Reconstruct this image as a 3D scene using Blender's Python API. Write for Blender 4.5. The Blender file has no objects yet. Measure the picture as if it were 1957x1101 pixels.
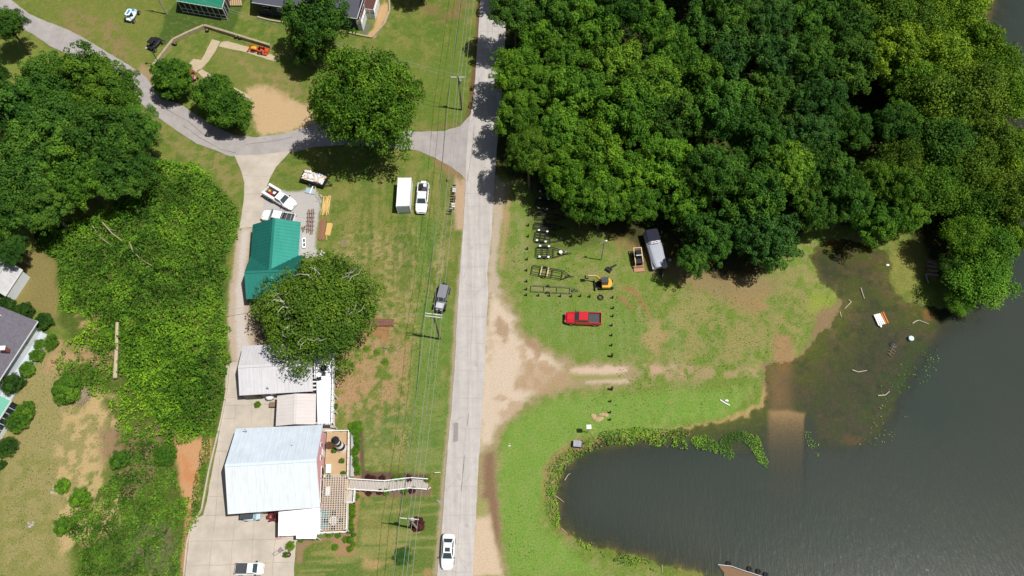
import bpy, math, random
import numpy as np
from mathutils import Matrix, Vector
R_ = math.radians
# ------------------------------------------------------------------ camera, sky, sun
FPX, HC, TILT, ROLL = 1540.0, 118.4, R_(25.0), R_(-2.55)
_F = np.array([0, math.sin(TILT), -math.cos(TILT)])
_U0 = np.array([0, math.cos(TILT), math.sin(TILT)]); _R0 = np.array([1.0, 0, 0])
_R = _R0*math.cos(ROLL)+_U0*math.sin(ROLL)
_U = -_R0*math.sin(ROLL)+_U0*math.cos(ROLL)
CAM = np.array([0.0, 0.0, HC])
sc = bpy.context.scene
col = sc.collection
cd = bpy.data.cameras.new('camera'); cam = bpy.data.objects.new('camera', cd); col.objects.link(cam)
cd.sensor_width = 36; cd.lens = 36*FPX/1957; cd.clip_end = 5000; cd.clip_start = 0.5
cam.matrix_world = Matrix(((_R[0], _U[0], -_F[0], 0), (_R[1], _U[1], -_F[1], 0), (_R[2], _U[2], -_F[2], HC), (0, 0, 0, 1)))
sc.camera = cam
SUN_EL, SUN_AZ = R_(66), R_(-13)          # azimuth measured from +X
w = bpy.data.worlds.new("World"); sc.world = w; w.use_nodes = True
nt = w.node_tree; bg = nt.nodes['Background']; sky = nt.nodes.new('ShaderNodeTexSky')
sky.sky_type = 'NISHITA'; sky.sun_disc = False; sky.sun_elevation = SUN_EL
sky.sun_rotation = math.pi/2-SUN_AZ; sky.air_density = 1.2; sky.dust_density = 2.5
nt.links.new(sky.outputs[0], bg.inputs[0]); bg.inputs[1].default_value = 0.05
sl = bpy.data.lights.new('sun', 'SUN'); sl.energy = 5.0; sl.angle = R_(0.5); sl.color = (1, .965, .91)
so = bpy.data.objects.new('sun', sl); col.objects.link(so)
sd = Vector((math.cos(SUN_EL)*math.cos(SUN_AZ), math.cos(SUN_EL)*math.sin(SUN_AZ), math.sin(SUN_EL)))
so.rotation_euler = sd.to_track_quat('Z', 'Y').to_euler()
sc.view_settings.view_transform = 'Standard'; sc.view_settings.look = 'None'
sc.view_settings.gamma = 1; sc.view_settings.exposure = 0.0

def at(px, py, z=0.0):
    """world point at height z seen at photo pixel px,py"""
    d = _F*FPX + _R*(px-978.5) + _U*(550.5-py)
    k = (HC-z)/(-d[2])
    return Vector((d[0]*k, d[1]*k, z))
def proj(X, Y, Z=0.0):
    dx, dy, dz = X, Y, Z-HC
    w_ = dx*_F[0]+dy*_F[1]+dz*_F[2]
    return (978.5+FPX*(dx*_R[0]+dy*_R[1]+dz*_R[2])/w_, 550.5-FPX*(dx*_U[0]+dy*_U[1]+dz*_U[2])/w_)
def depth(p): return p[0]*_F[0]+p[1]*_F[1]+(p[2]-HC)*_F[2]
def head(a, b):
    p, q = at(*a), at(*b); return math.atan2(q.y-p.y, q.x-p.x)

# ------------------------------------------------------------------ helpers
def s2l(c):
    c = np.asarray(c, float)/255
    return np.where(c <= .04045, c/12.92, ((c+.055)/1.055)**2.4)
KALB = 0.66
def alb(c): return np.clip(s2l(c)*KALB, 0, .85)
def hsh(ix, iy, s):
    h = (ix.astype(np.int64)*374761393+iy.astype(np.int64)*668265263+s*1442695041) & 0xffffffff
    h = ((h ^ (h >> 13))*1274126177) & 0xffffffff
    return ((h ^ (h >> 16)) & 0xffff)/65535.0
def vn(x, y, s=0):
    x0 = np.floor(x); y0 = np.floor(y); fx = x-x0; fy = y-y0
    fx = fx*fx*(3-2*fx); fy = fy*fy*(3-2*fy)
    a = hsh(x0, y0, s); b = hsh(x0+1, y0, s); c = hsh(x0, y0+1, s); d = hsh(x0+1, y0+1, s)
    return (a*(1-fx)+b*fx)*(1-fy)+(c*(1-fx)+d*fx)*fy
def fbm(x, y, s=0, o=4):
    r = 0; a = .5; t = 0
    for i in range(o):
        r = r+a*vn(x*2**i, y*2**i, s+i*7); t += a; a *= .55
    return r/t
def sst(a, b, x):
    t = np.clip((x-a)/(b-a), 0, 1); return t*t*(3-2*t)
def sdist(px, py, poly):
    """signed distance (positive inside) to polygon"""
    P = np.array(poly, float); n = len(P)
    d = np.full(px.shape, 1e18); ins = np.zeros(px.shape, bool)
    for i in range(n):
        ax, ay = P[i]; bx, by = P[(i+1) % n]
        ex, ey = bx-ax, by-ay; wx, wy = px-ax, py-ay
        t = np.clip((wx*ex+wy*ey)/(ex*ex+ey*ey+1e-9), 0, 1)
        dd = (wx-t*ex)**2+(wy-t*ey)**2; d = np.minimum(d, dd)
        c = ((ay <= py) & (by > py)) | ((by <= py) & (ay > py))
        with np.errstate(divide='ignore', invalid='ignore'):
            xi = ax+(py-ay)*ex/(ey if ey != 0 else 1e-9)
        ins ^= c & (px < xi)
    d = np.sqrt(d)
    return np.where(ins, d, -d)

def tagset(o, label=None, cat=None, group=None, kind=None):
    if label: o['label'] = label
    if cat: o['category'] = cat
    if group: o['group'] = group
    if kind: o['kind'] = kind
    return o
def empty(name, loc, rz=0, label=None, cat=None, group=None):
    o = bpy.data.objects.new(name, None); col.objects.link(o)
    o.location = loc; o.rotation_euler = (0, 0, rz); o.empty_display_size = .3
    return tagset(o, label, cat, group)
def kids(o): return [c for c in bpy.data.objects if c.parent == o]
def dup(root, loc=None, rz=None, label=None, group=None, parent=None):
    r = root.copy(); col.objects.link(r)
    if parent is not None: r.parent = parent
    if loc is not None: r.location = loc
    if rz is not None: r.rotation_euler = (0, 0, rz)
    if label: r['label'] = label
    if group: r['group'] = group
    for c in kids(root): dup(c, parent=r)
    return r

MATS = {}
def mat(name, rgb, rough=.8, metal=0, spec=.3, noise=0, nscale=4, bump=0, coat=0):
    """rgb is a linear albedo"""
    if name in MATS: return MATS[name]
    m = bpy.data.materials.new(name); m.use_nodes = True; MATS[name] = m
    n = m.node_tree; b = n.nodes['Principled BSDF']
    b.inputs['Base Color'].default_value = (*rgb, 1); b.inputs['Roughness'].default_value = rough
    b.inputs['Metallic'].default_value = metal; b.inputs['Specular IOR Level'].default_value = spec
    if coat: b.inputs['Coat Weight'].default_value = coat; b.inputs['Coat Roughness'].default_value = .08
    if noise or bump:
        tc = n.nodes.new('ShaderNodeTexCoord'); nz = n.nodes.new('ShaderNodeTexNoise')
        nz.inputs['Scale'].default_value = nscale; nz.inputs['Detail'].default_value = 5; nz.inputs['Roughness'].default_value = .65
        n.links.new(tc.outputs['Object'], nz.inputs['Vector'])
        if noise:
            mr = n.nodes.new('ShaderNodeMapRange'); mr.inputs[1].default_value = .3; mr.inputs[2].default_value = .7
            mr.inputs[3].default_value = 1-noise; mr.inputs[4].default_value = 1+noise*.7
            n.links.new(nz.outputs['Fac'], mr.inputs[0])
            mx = n.nodes.new('ShaderNodeVectorMath'); mx.operation = 'SCALE'
            mx.inputs[0].default_value = tuple(rgb); n.links.new(mr.outputs[0], mx.inputs['Scale'])
            n.links.new(mx.outputs[0], b.inputs['Base Color'])
        if bump:
            bp = n.nodes.new('ShaderNodeBump'); bp.inputs['Strength'].default_value = bump; bp.inputs['Distance'].default_value = .05
            n.links.new(nz.outputs['Fac'], bp.inputs['Height']); n.links.new(bp.outputs[0], b.inputs['Normal'])
    return m

class M:
    def __init__(s): s.v = []; s.f = []; s.m = []
    def add(s, vs, fs, mi=0):
        o = len(s.v); s.v += [tuple(p) for p in vs]
        for f in fs: s.f.append(tuple(o+i for i in f)); s.m.append(mi)
        return s
    def box(s, c, d, rz=0, mi=0, taper=1.0):
        hx, hy, hz = d[0]/2, d[1]/2, d[2]/2; ca, sa = math.cos(rz), math.sin(rz); P = []
        for z in (-1, 1):
            k = taper if z > 0 else 1
            for x, y in ((-1, -1), (1, -1), (1, 1), (-1, 1)):
                X, Y = x*hx*k, y*hy*k; P.append((c[0]+X*ca-Y*sa, c[1]+X*sa+Y*ca, c[2]+z*hz))
        return s.add(P, [(3, 2, 1, 0), (4, 5, 6, 7), (0, 1, 5, 4), (1, 2, 6, 5), (2, 3, 7, 6), (3, 0, 4, 7)], mi)
    def bar(s, a, b, wd, ht, mi=0):
        a, b = Vector(a), Vector(b); d = (b-a); L = d.length
        if L < 1e-6: return s
        d.normalize(); up = Vector((0, 0, 1))
        if abs(d.z) > .95: up = Vector((1, 0, 0))
        sx = d.cross(up).normalized()*wd/2; sz = sx.cross(d).normalized()*ht/2
        P = [a-sx-sz, a+sx-sz, a+sx+sz, a-sx+sz, b-sx-sz, b+sx-sz, b+sx+sz, b-sx+sz]
        return s.add(P, [(0, 1, 2, 3), (7, 6, 5, 4), (0, 4, 5, 1), (1, 5, 6, 2), (2, 6, 7, 3), (3, 7, 4, 0)], mi)
    def tube(s, a, b, r, r2=None, n=8, mi=0):
        a, b = Vector(a), Vector(b); r2 = r if r2 is None else r2; d = (b-a).normalized()
        up = Vector((0, 0, 1)) if abs(d.z) < .9 else Vector((1, 0, 0))
        x = d.cross(up).normalized(); y = d.cross(x); P = []
        for q, rr in ((a, r), (b, r2)):
            for i in range(n):
                t = 2*math.pi*i/n; P.append(q+x*math.cos(t)*rr+y*math.sin(t)*rr)
        return s.add(P, [(i, (i+1) % n, n+(i+1) % n, n+i) for i in range(n)]+[tuple(range(n-1, -1, -1)), tuple(range(n, 2*n))], mi)
    def path(s, pts, r, n=6, r2=None, mi=0):
        k = len(pts)-1
        for i in range(k):
            ra = r if r2 is None else r+(r2-r)*i/k; rb = r if r2 is None else r+(r2-r)*(i+1)/k
            s.tube(pts[i], pts[i+1], ra, rb, n, mi)
        return s
    def ball(s, c, r, n=10, mi=0, jit=0, rnd=None):
        if not hasattr(r, '__len__'): r = (r, r, r)
        P = []; F = []; k = n//2
        for i in range(k+1):
            th = math.pi*i/k
            for j in range(n):
                ph = 2*math.pi*j/n; q = 1+(rnd.uniform(-jit, jit) if rnd else 0)
                P.append((c[0]+r[0]*math.sin(th)*math.cos(ph)*q, c[1]+r[1]*math.sin(th)*math.sin(ph)*q, c[2]+r[2]*math.cos(th)*q))
        for i in range(k):
            for j in range(n): F.append((i*n+j, (i+1)*n+j, (i+1)*n+(j+1) % n, i*n+(j+1) % n))
        return s.add(P, F, mi)
    def loft(s, secs, mi=0):
        n = len(secs[0]); P = [p for q in secs for p in q]; F = []
        for k in range(len(secs)-1):
            for i in range(n): F.append((k*n+i, k*n+(i+1) % n, (k+1)*n+(i+1) % n, (k+1)*n+i))
        F.append(tuple(range(n-1, -1, -1))); F.append(tuple(range((len(secs)-1)*n, len(secs)*n)))
        return s.add(P, F, mi)
    def body(s, prof, mi=0, rd=.12):
        """prof: (x, halfwidth, z0, z1) stations along x; rounded shoulder"""
        S = []
        for x, w_, z0, z1 in prof:
            k = min(rd, (z1-z0)*.45)
            S.append([(x, -w_+k*.5, z0), (x, -w_, z0+k), (x, -w_, z1-k), (x, -w_+k*.9, z1-k*.15), (x, -w_*.45, z1+.0), (x, w_*.45, z1+.0), (x, w_-k*.9, z1-k*.15), (x, w_, z1-k), (x, w_, z0+k), (x, w_-k*.5, z0)])
        return s.loft(S, mi)
    def slab(s, q, t, mi=0):
        q = [Vector(p) for p in q]; n = (q[1]-q[0]).cross(q[-1]-q[0]).normalized()
        if n.z < 0: q = q[::-1]; n = -n
        k = len(q); P = q+[p-n*t for p in q]
        F = [tuple(range(k)), tuple(range(2*k-1, k-1, -1))]+[(i, i+k, (i+1) % k+k, (i+1) % k) for i in range(k)]
        return s.add(P, F, mi)
    def prism(s, pts, z0, z1, mi=0):
        k = len(pts); ar = sum(pts[i][0]*pts[(i+1) % k][1]-pts[(i+1) % k][0]*pts[i][1] for i in range(k))
        if ar < 0: pts = pts[::-1]
        P = [(p[0], p[1], z1) for p in pts]+[(p[0], p[1], z0) for p in pts]
        return s.add(P, [tuple(range(k)), tuple(range(2*k-1, k-1, -1))]+[(i, i+k, (i+1) % k+k, (i+1) % k) for i in range(k)], mi)
    def lathe(s, prof, c=(0, 0, 0), n=14, mi=0):
        P = []; F = []
        for r, z in prof:
            for j in range(n):
                t = 2*math.pi*j/n; P.append((c[0]+r*math.cos(t), c[1]+r*math.sin(t), c[2]+z))
        for i in range(len(prof)-1):
            for j in range(n): F.append((i*n+j, i*n+(j+1) % n, (i+1)*n+(j+1) % n, (i+1)*n+j))
        return s.add(P, F+[tuple(range(n-1, -1, -1)), tuple(range((len(prof)-1)*n, len(prof)*n))], mi)
    def build(s, name, mats, parent=None, bevel=0, smooth=False, loc=None):
        me = bpy.data.meshes.new(name); me.from_pydata(s.v, [], s.f)
        if not isinstance(mats, (list, tuple)): mats = [mats]
        for m in mats: me.materials.append(m)
        me.polygons.foreach_set('material_index', s.m)
        if smooth: me.polygons.foreach_set('use_smooth', [True]*len(s.f))
        me.update()
        o = bpy.data.objects.new(name, me); col.objects.link(o)
        if parent is not None: o.parent = parent
        if loc is not None: o.location = loc
        if bevel:
            b = o.modifiers.new('bevel', 'BEVEL'); b.width = bevel; b.segments = 2; b.limit_method = 'ANGLE'; b.angle_limit = R_(35)
        return o
def npmesh(name, V, F, mats, parent=None, smooth=False):
    V = np.asarray(V, np.float32); F = np.asarray(F, np.int32); k = F.shape[1]
    me = bpy.data.meshes.new(name); me.vertices.add(len(V)); me.vertices.foreach_set('co', V.ravel())
    me.loops.add(F.size); me.loops.foreach_set('vertex_index', F.ravel())
    me.polygons.add(len(F)); me.polygons.foreach_set('loop_start', np.arange(0, F.size, k, dtype=np.int32))
    me.polygons.foreach_set('loop_total', np.full(len(F), k, np.int32))
    if smooth: me.polygons.foreach_set('use_smooth', np.ones(len(F), bool))
    for m in (mats if isinstance(mats, (list, tuple)) else [mats]): me.materials.append(m)
    me.update(calc_edges=True)
    o = bpy.data.objects.new(name, me); col.objects.link(o)
    if parent is not None: o.parent = parent
    return o
def vattr(me, name, arr, color=False):
    a = me.attributes.new(name, 'FLOAT_COLOR' if color else 'FLOAT', 'POINT')
    if color:
        c = np.ones((len(arr), 4), np.float32); c[:, :3] = arr; a.data.foreach_set('color', c.ravel())
    else: a.data.foreach_set('value', np.asarray(arr, np.float32))

# ------------------------------------------------------------------ ground (one sheet to the horizon, with the lake bed)
def axis(lo, hi, st):
    c = list(np.arange(lo, hi+1e-6, st)); a = []; d = st
    while d < 2500: d *= 1.5; a.append(d)
    return np.array([lo-x for x in a[::-1]]+c+[hi+x for x in a])
GX = axis(-112, 118, .3); GY = axis(4, 126, .3)
XX, YY = np.meshgrid(GX, GY); PX, PY = proj(XX, YY)
far = (PX < -400) | (PX > 2400) | (PY < -350) | (PY > 1500) | ~np.isfinite(PX)
n1 = fbm(XX*.5, YY*.5, 1); n2 = fbm(XX*1.6, YY*1.6, 5); n3 = fbm(XX*.12, YY*.12, 9, 3); n4 = fbm(XX*3.1, YY*3.1, 21, 3); n5 = fbm(XX*.9+40, YY*.9, 33)
# shoreline: water polygon in photo pixels (continues to the lake off the right side)
WATER = [(1062, 958), (1066, 920), (1078, 895), (1090, 878), (1105, 868), (1130, 850), (1160, 838), (1210, 832), (1260, 828), (1320, 815), (1380, 804), (1430, 792),
         (1458, 772), (1466, 745), (1462, 715), (1468, 695), (1490, 688), (1520, 690), (1540, 672), (1552, 650), (1570, 632), (1590, 622), (1600, 596), (1612, 575),
         (1600, 556), (1572, 540), (1560, 515), (1548, 490), (1560, 468), (1590, 455), (1640, 462), (1700, 478), (1712, 505), (1702, 530), (1714, 560), (1740, 575), (1800, 590), (1850, 585),
         (1880, 520), (1930, 430), (1950, 300), (1925, 200), (1890, 90), (1885, 40), (1900, -20), (1900, -300), (2800, -300), (5000, 400), (5000, 2400), (1500, 2400), (1450, 1500), (1420, 1250), (1390, 1110), (1290, 1085), (1200, 1060), (1130, 1040), (1085, 1018), (1064, 990)]
wd = sdist(PX, PY, WATER)/11.5
wd = wd+(n5-.5)*1.6+(n4-.5)*.7
wd = np.where(far & (XX < 60), -60, wd)
SHELF = [(1455, 690), (1560, 640), (1620, 560), (1560, 455), (1700, 470), (1790, 590), (1800, 640), (1760, 700), (1730, 760), (1690, 830), (1640, 862), (1560, 850), (1545, 790), (1470, 790)]
BANK2 = [(1330, 815), (1470, 780), (1475, 860), (1430, 870), (1330, 850), (1220, 845), (1110, 860)]
RAMP = [(1471, 784), (1505, 782), (1541, 788), (1543, 860), (1546, 1080), (1470, 1080), (1471, 785)]
sh = sst(-3.5, 1.5, sdist(PX, PY, SHELF)/11.5+(n5-.5)*2); sb = sst(-1.5, .6, sdist(PX, PY, BANK2)/11.5)
dp = np.clip(wd, 0, 8)*.28
rmp = sst(-.6, .3, sdist(PX, PY, RAMP)/11.5)
dp = dp*(1-.88*sh)*(1-.72*sb)
dp = np.where(rmp > 0, dp*(1-rmp)+rmp*np.clip(.06+(PY-782)/11.5*.085, .08, 3), dp)
WZ = -.38
GZ = np.where(wd > 0, WZ-dp, WZ+np.clip(-wd*.13, 0, .38))
GZ = GZ+(n1-.5)*.10*np.clip(-wd-1, 0, 1)
# --- colour painting of bare earth, gravel, lawn kinds
C = np.zeros(XX.shape+(3,)); VEG = np.ones(XX.shape)
def mixc(m, c):
    global C
    C = C*(1-m[..., None])+np.asarray(c)*m[..., None]
C[:] = alb((110, 130, 54))
mixc(sst(.42, .66, n1), alb((134, 138, 70)))
mixc(sst(.5, .72, n5)*.6, alb((88, 118, 42)))
mixc(sst(.58, .75, n2)*.35, alb((160, 150, 95)))
def paint(poly, c, soft=4, amt=1, rag=8, veg=None, nz=None, patch=None):
    """polygon of surface cover in photo pixels; rag = raggedness in px; patch=(lo,hi) noise gate"""
    global VEG
    P = np.array(poly); mg = soft+rag+6
    b = (PX > P[:, 0].min()-mg) & (PX < P[:, 0].max()+mg) & (PY > P[:, 1].min()-mg) & (PY < P[:, 1].max()+mg) & ~far
    if not b.any(): return
    d = sdist(PX[b], PY[b], poly)+((n5[b]-.5)*2+(n4[b]-.5)*1.0)*rag
    m = sst(-soft, soft, d)*amt
    if patch is not None: m = m*sst(patch[0], patch[1], (n1 if nz is None else nz)[b])
    cc = C[b]; C[b] = cc*(1-m[:, None])+alb(c)*m[:, None]
    if veg is not None: VEG[b] = VEG[b]*(1-m)+veg*m
# meadow east of the road
paint([(945, 330), (1100, 330), (1700, 430), (1640, 600), (1480, 780), (1300, 830), (1100, 850), (1060, 900), (1060, 1020), (1150, 1060), (1400, 1130), (900, 1300), (930, 700)], (120, 146, 62), 10, .8, 12)
paint([(945, 330), (1100, 330), (1700, 430), (1640, 600), (1480, 780), (1300, 830), (1100, 850), (1060, 900), (1060, 1020), (1150, 1060), (1400, 1130), (900, 1300), (930, 700)], (150, 150, 92), 10, .8, 12, patch=(.45, .62), nz=n5)
paint([(960, 820), (1060, 760), (1430, 740), (1400, 800), (1100, 830), (1040, 900), (1030, 1000), (1150, 1101), (970, 1101), (950, 950)], (128, 166, 72), 14, .75, 12)
paint([(1000, 570), (1180, 580), (1250, 640), (1180, 690), (1060, 670), (1000, 610)], (118, 148, 66), 14, .7, 12)
paint([(1380, 500), (1500, 480), (1590, 560), (1600, 600), (1480, 700), (1300, 700), (1230, 640), (1300, 540)], (160, 152, 96), 25, .75, 14, patch=(.4, .6))
paint([(1400, 540), (1460, 545), (1500, 580), (1440, 600), (1390, 580)], (170, 138, 98), 20, .8, 12, patch=(.35, .6), veg=.5)
paint([(1160, 455), (1240, 520), (1380, 560), (1460, 540), (1300, 480), (1180, 440)], (150, 118, 84), 20, .75, 12, veg=.4)
paint([(1300, 490), (1500, 530), (1480, 560), (1380, 570), (1280, 530)], (158, 140, 100), 14, .7, 12, veg=.4)
paint([(1550, 560), (1600, 560), (1600, 600), (1540, 600)], (150, 165, 70), 12, .8)
# tracks of the digger
for pl in ([(1195, 545), (1215, 555), (1240, 590), (1250, 620), (1245, 625), (1232, 595), (1210, 562), (1190, 552)], [(1175, 560), (1190, 566), (1212, 590), (1205, 592), (1186, 574)]):
    paint(pl, (165, 125, 85), 3, .75, 2, veg=.3)
paint([(1235, 620), (1262, 600), (1280, 640), (1265, 680), (1240, 700), (1225, 650)], (185, 155, 110), 12, .7, 10, veg=.4, patch=(.38, .6))
# gravel pull-off and shoulder
paint([(928, 510), (950, 540), (985, 590), (992, 625), (1040, 660), (1100, 694), (1215, 696), (1235, 708), (1225, 722), (1150, 738), (1080, 748), (1010, 770), (975, 800), (955, 850), (950, 920), (955, 1000), (975, 1101), (895, 1101), (915, 860)], (180, 158, 124), 8, .8, 9, veg=.3)
paint([(940, 555), (966, 585), (984, 610), (980, 635), (990, 645), (1016, 652), (1054, 680), (1076, 706), (1050, 728), (1020, 756), (985, 782), (955, 810), (936, 845), (910, 868), (916, 800), (924, 660)], (224, 205, 182), 9, .95, 8, veg=0)
paint([(945, 335), (968, 350), (958, 430), (950, 510), (957, 560), (930, 560), (935, 470)], (205, 186, 166), 6, .9, 5, veg=.05)
paint([(968, 345), (978, 350), (972, 420), (958, 520), (955, 500), (962, 420)], (190, 160, 120), 6, .8, 4, veg=.3)
paint([(926, 870), (945, 860), (948, 930), (955, 1010), (960, 1060), (942, 1030), (935, 960), (922, 960)], (142, 112, 88), 7, .9, 5, veg=.1)
paint([(908, 985), (935, 985), (945, 1030), (962, 1101), (895, 1101)], (224, 200, 172), 6, .95, 4, veg=0)
paint([(905, 955), (930, 955), (930, 990), (905, 990)], (165, 165, 100), 6, .8, 5)
paint([(1215, 698), (1330, 700), (1460, 706), (1468, 722), (1340, 722), (1220, 726)], (178, 156, 116), 8, .75, 9, veg=.4, patch=(.42, .6), nz=n5)
paint([(1090, 703), (1160, 700), (1200, 702), (1200, 712), (1160, 718), (1090, 716)], (222, 196, 172), 5, .95, 5, veg=.05)
paint([(1118, 727), (1195, 724), (1200, 731), (1120, 734)], (220, 196, 172), 4, .9, 4, veg=.1)
paint([(1240, 697), (1325, 702), (1322, 714), (1245, 712)], (205, 172, 145), 6, .8, 8, veg=.1, patch=(.3, .5))
paint([(1000, 690), (1100, 715), (1100, 735), (1030, 752), (980, 745)], (188, 160, 126), 10, .7, 9, veg=.25)
paint([(1005, 640), (1045, 670), (1030, 680), (1000, 660)], (160, 130, 92), 8, .8, 8, veg=.3)
paint([(1090, 716), (1190, 716), (1190, 725), (1090, 726)], (150, 160, 90), 4, .7, 5)
# muddy shore
paint([(1462, 690), (1530, 680), (1545, 640), (1560, 600), (1620, 560), (1600, 620), (1560, 650), (1530, 720), (1530, 800), (1455, 790)], (150, 122, 96), 9, .85, 10, veg=.2)
paint([(1478, 640), (1515, 640), (1520, 690), (1480, 700)], (176, 140, 104), 9, .85, 9, veg=.1)
paint([(1380, 800), (1450, 770), (1462, 735), (1470, 780), (1400, 815), (1330, 822), (1200, 838)], (188, 160, 110), 4, .8, 4, veg=.3)
paint([(1040, 890), (1062, 868), (1085, 850), (1110, 835), (1120, 860), (1080, 885), (1066, 920), (1062, 970), (1090, 1030), (1060, 1010), (1035, 960)], (160, 132, 92), 6, .75, 6, veg=.3, patch=(.35, .6), nz=n5)
# lake bed
bed = sst(-.2, .6, wd)
mixc(bed, alb((122, 116, 84)))
mixc(bed*sst(.45, .7, n5), alb((92, 106, 56)))
mixc(bed*sb*.8, alb((104, 124, 56)))
mixc(bed*sh*sst(.42, .62, n1), alb((110, 122, 60)))
RD = sst(-.5, .5, sdist(PX, PY, RAMP)/11.5*1.0)
MUD = sst(-1.2, 1.2, sdist(PX, PY, [(1472, 700), (1512, 700), (1518, 784), (1478, 784)])/11.5+(n5-.5)*1.6)
mixc(bed*MUD*.85, alb((164, 138, 106)))
mixc(np.clip(bed*2, 0, 1)*RD, alb((212, 184, 144)))
for (cx, cy, rr) in ((1630, 838, 24), (1660, 792, 10), (1775, 600, 16), (1590, 460, 20), (1500, 690, 24)):
    dd = np.hypot(PX-cx, (PY-cy)*1.3)+(n5-.5)*30; mixc(bed*sst(rr, rr*.4, dd)*.7, alb((176, 134, 92)))
paint([(1690, 700), (1740, 640), (1790, 650), (1750, 720), (1690, 800), (1620, 820)], (96, 128, 45), 14, .8, 12, patch=(.4, .6))
# forest floor
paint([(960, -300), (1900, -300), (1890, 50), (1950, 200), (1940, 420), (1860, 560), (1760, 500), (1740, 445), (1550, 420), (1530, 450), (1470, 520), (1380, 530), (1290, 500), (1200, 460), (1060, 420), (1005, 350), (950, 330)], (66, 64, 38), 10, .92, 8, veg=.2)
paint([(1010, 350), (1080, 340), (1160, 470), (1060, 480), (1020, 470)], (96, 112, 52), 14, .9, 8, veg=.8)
paint([(1700, 490), (1760, 450), (1780, 500), (1740, 560), (1715, 560)], (150, 150, 78), 8, .8, 6)
# west lawn
paint([(610, 380), (880, 300), (875, 440), (860, 620), (850, 860), (700, 880), (640, 800), (640, 640), (600, 480)], (150, 146, 84), 8, .7, 10, patch=(.44, .6), nz=n5)
paint([(640, 440), (850, 440), (850, 900), (660, 900), (640, 700)], (178, 160, 112), 6, .75, 8, patch=(.48, .62), nz=n2, veg=.5)
paint([(640, 690), (680, 650), (730, 640), (780, 660), (770, 760), (720, 800), (640, 800)], (186, 150, 114), 14, .7, 14, patch=(.38, .6), nz=n5, veg=.35)
paint([(642, 720), (680, 690), (700, 720), (690, 760), (645, 770)], (190, 148, 114), 10, .7, 8, veg=.2, patch=(.3,.5), nz=n2)
paint([(700, 600), (750, 620), (740, 650), (690, 640)], (178, 128, 92), 8, .8, 6, veg=.1)
for c_ in ((798, 560, 870, 900), (810, 300, 850, 560)):
    paint([(c_[0], c_[1]), (c_[2], c_[1]), (c_[2]-20, c_[3]), (c_[0]-20, c_[3])], (104, 140, 58), 12, .75, 12, patch=(.36, .56), nz=n3)
paint([(690, 780), (800, 760), (840, 800), (830, 880), (700, 890)], (90, 128, 60), 12, .7, 12, patch=(.35, .6), nz=n1)
paint([(566, 1060), (680, 1060), (690, 930), (850, 940), (840, 1101), (560, 1101)], (100, 126, 58), 10, .7, 8)
paint([(690, 950), (760, 950), (750, 1101), (690, 1101)], (158, 148, 88), 10, .6, 8, patch=(.4, .6), nz=n5)
paint([(690, 1060), (740, 1075), (720, 1090), (690, 1085)], (190, 160, 110), 6, .8, 5, veg=.4)
# worn brown and weedy patches inside the gravel pull-off
paint([(950, 600), (975, 620), (965, 660), (945, 640)], (166, 136, 102), 8, .7, 8, veg=.2, patch=(.4, .6), nz=n5)
paint([(990, 660), (1060, 690), (1075, 720), (1020, 760), (960, 800), (950, 760), (1010, 720)], (182, 152, 116), 10, .6, 10, veg=.2, patch=(.42, .62), nz=n5)
paint([(930, 620), (945, 640), (940, 700), (928, 690)], (200, 176, 146), 6, .6, 6, patch=(.4, .6), nz=n2)
# mower lines
n6 = fbm(XX*.10, YY*1.5, 55, 3); n7 = fbm(XX*1.5, YY*.08, 57, 3)
paint([(690, 945), (850, 945), (840, 1101), (570, 1101), (600, 1050), (690, 1040)], (166, 160, 98), 6, .55, 6, patch=(.5, .6), nz=n6)
paint([(700, 830), (850, 760), (840, 905), (700, 900)], (150, 152, 92), 6, .5, 6, patch=(.5, .6), nz=n6)
paint([(620, 400), (700, 320), (870, 330), (868, 560), (700, 560)], (84, 116, 44), 8, .5, 8, patch=(.5, .6), nz=n7)
paint([(970, 400), (1010, 570), (1100, 680), (1300, 700), (1300, 600), (1030, 560), (1000, 400)], (150, 168, 108), 10, .22, 8, patch=(.45, .65), nz=n7)
paint([(480, 180), (600, 210), (590, 250), (500, 255)], (184, 152, 116), 5, .7, 6, patch=(.45, .6), nz=n2)
paint([(800, 30), (900, 10), (890, 220), (815, 235)], (94, 124, 44), 10, .5, 8, patch=(.5, .62), nz=n7)
# shoulders of the main road
paint([(884, 440), (879, 380), (872, 350), (888, 340), (892, 420), (884, 560), (872, 760), (858, 850), (850, 960), (838, 1101), (828, 1101), (845, 900), (858, 780), (868, 600)], (186, 168, 142), 3, .85, 3, veg=.2)
paint([(868, 335), (893, 345), (888, 440), (870, 440), (866, 390)], (206, 176, 146), 5, .9, 4, veg=.1)
paint([(912, 0), (919, 0), (910, 150), (900, 235), (880, 245), (895, 200), (906, 100)], (120, 92, 66), 3, .9, 3, veg=.2)
paint([(810, 285), (850, 295), (890, 330), (880, 350), (840, 320)], (160, 128, 92), 6, .8, 8, veg=.3)
paint([(795, 252), (880, 240), (860, 232), (810, 246)], (150, 120, 86), 4, .7, 4, veg=.3)
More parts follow.
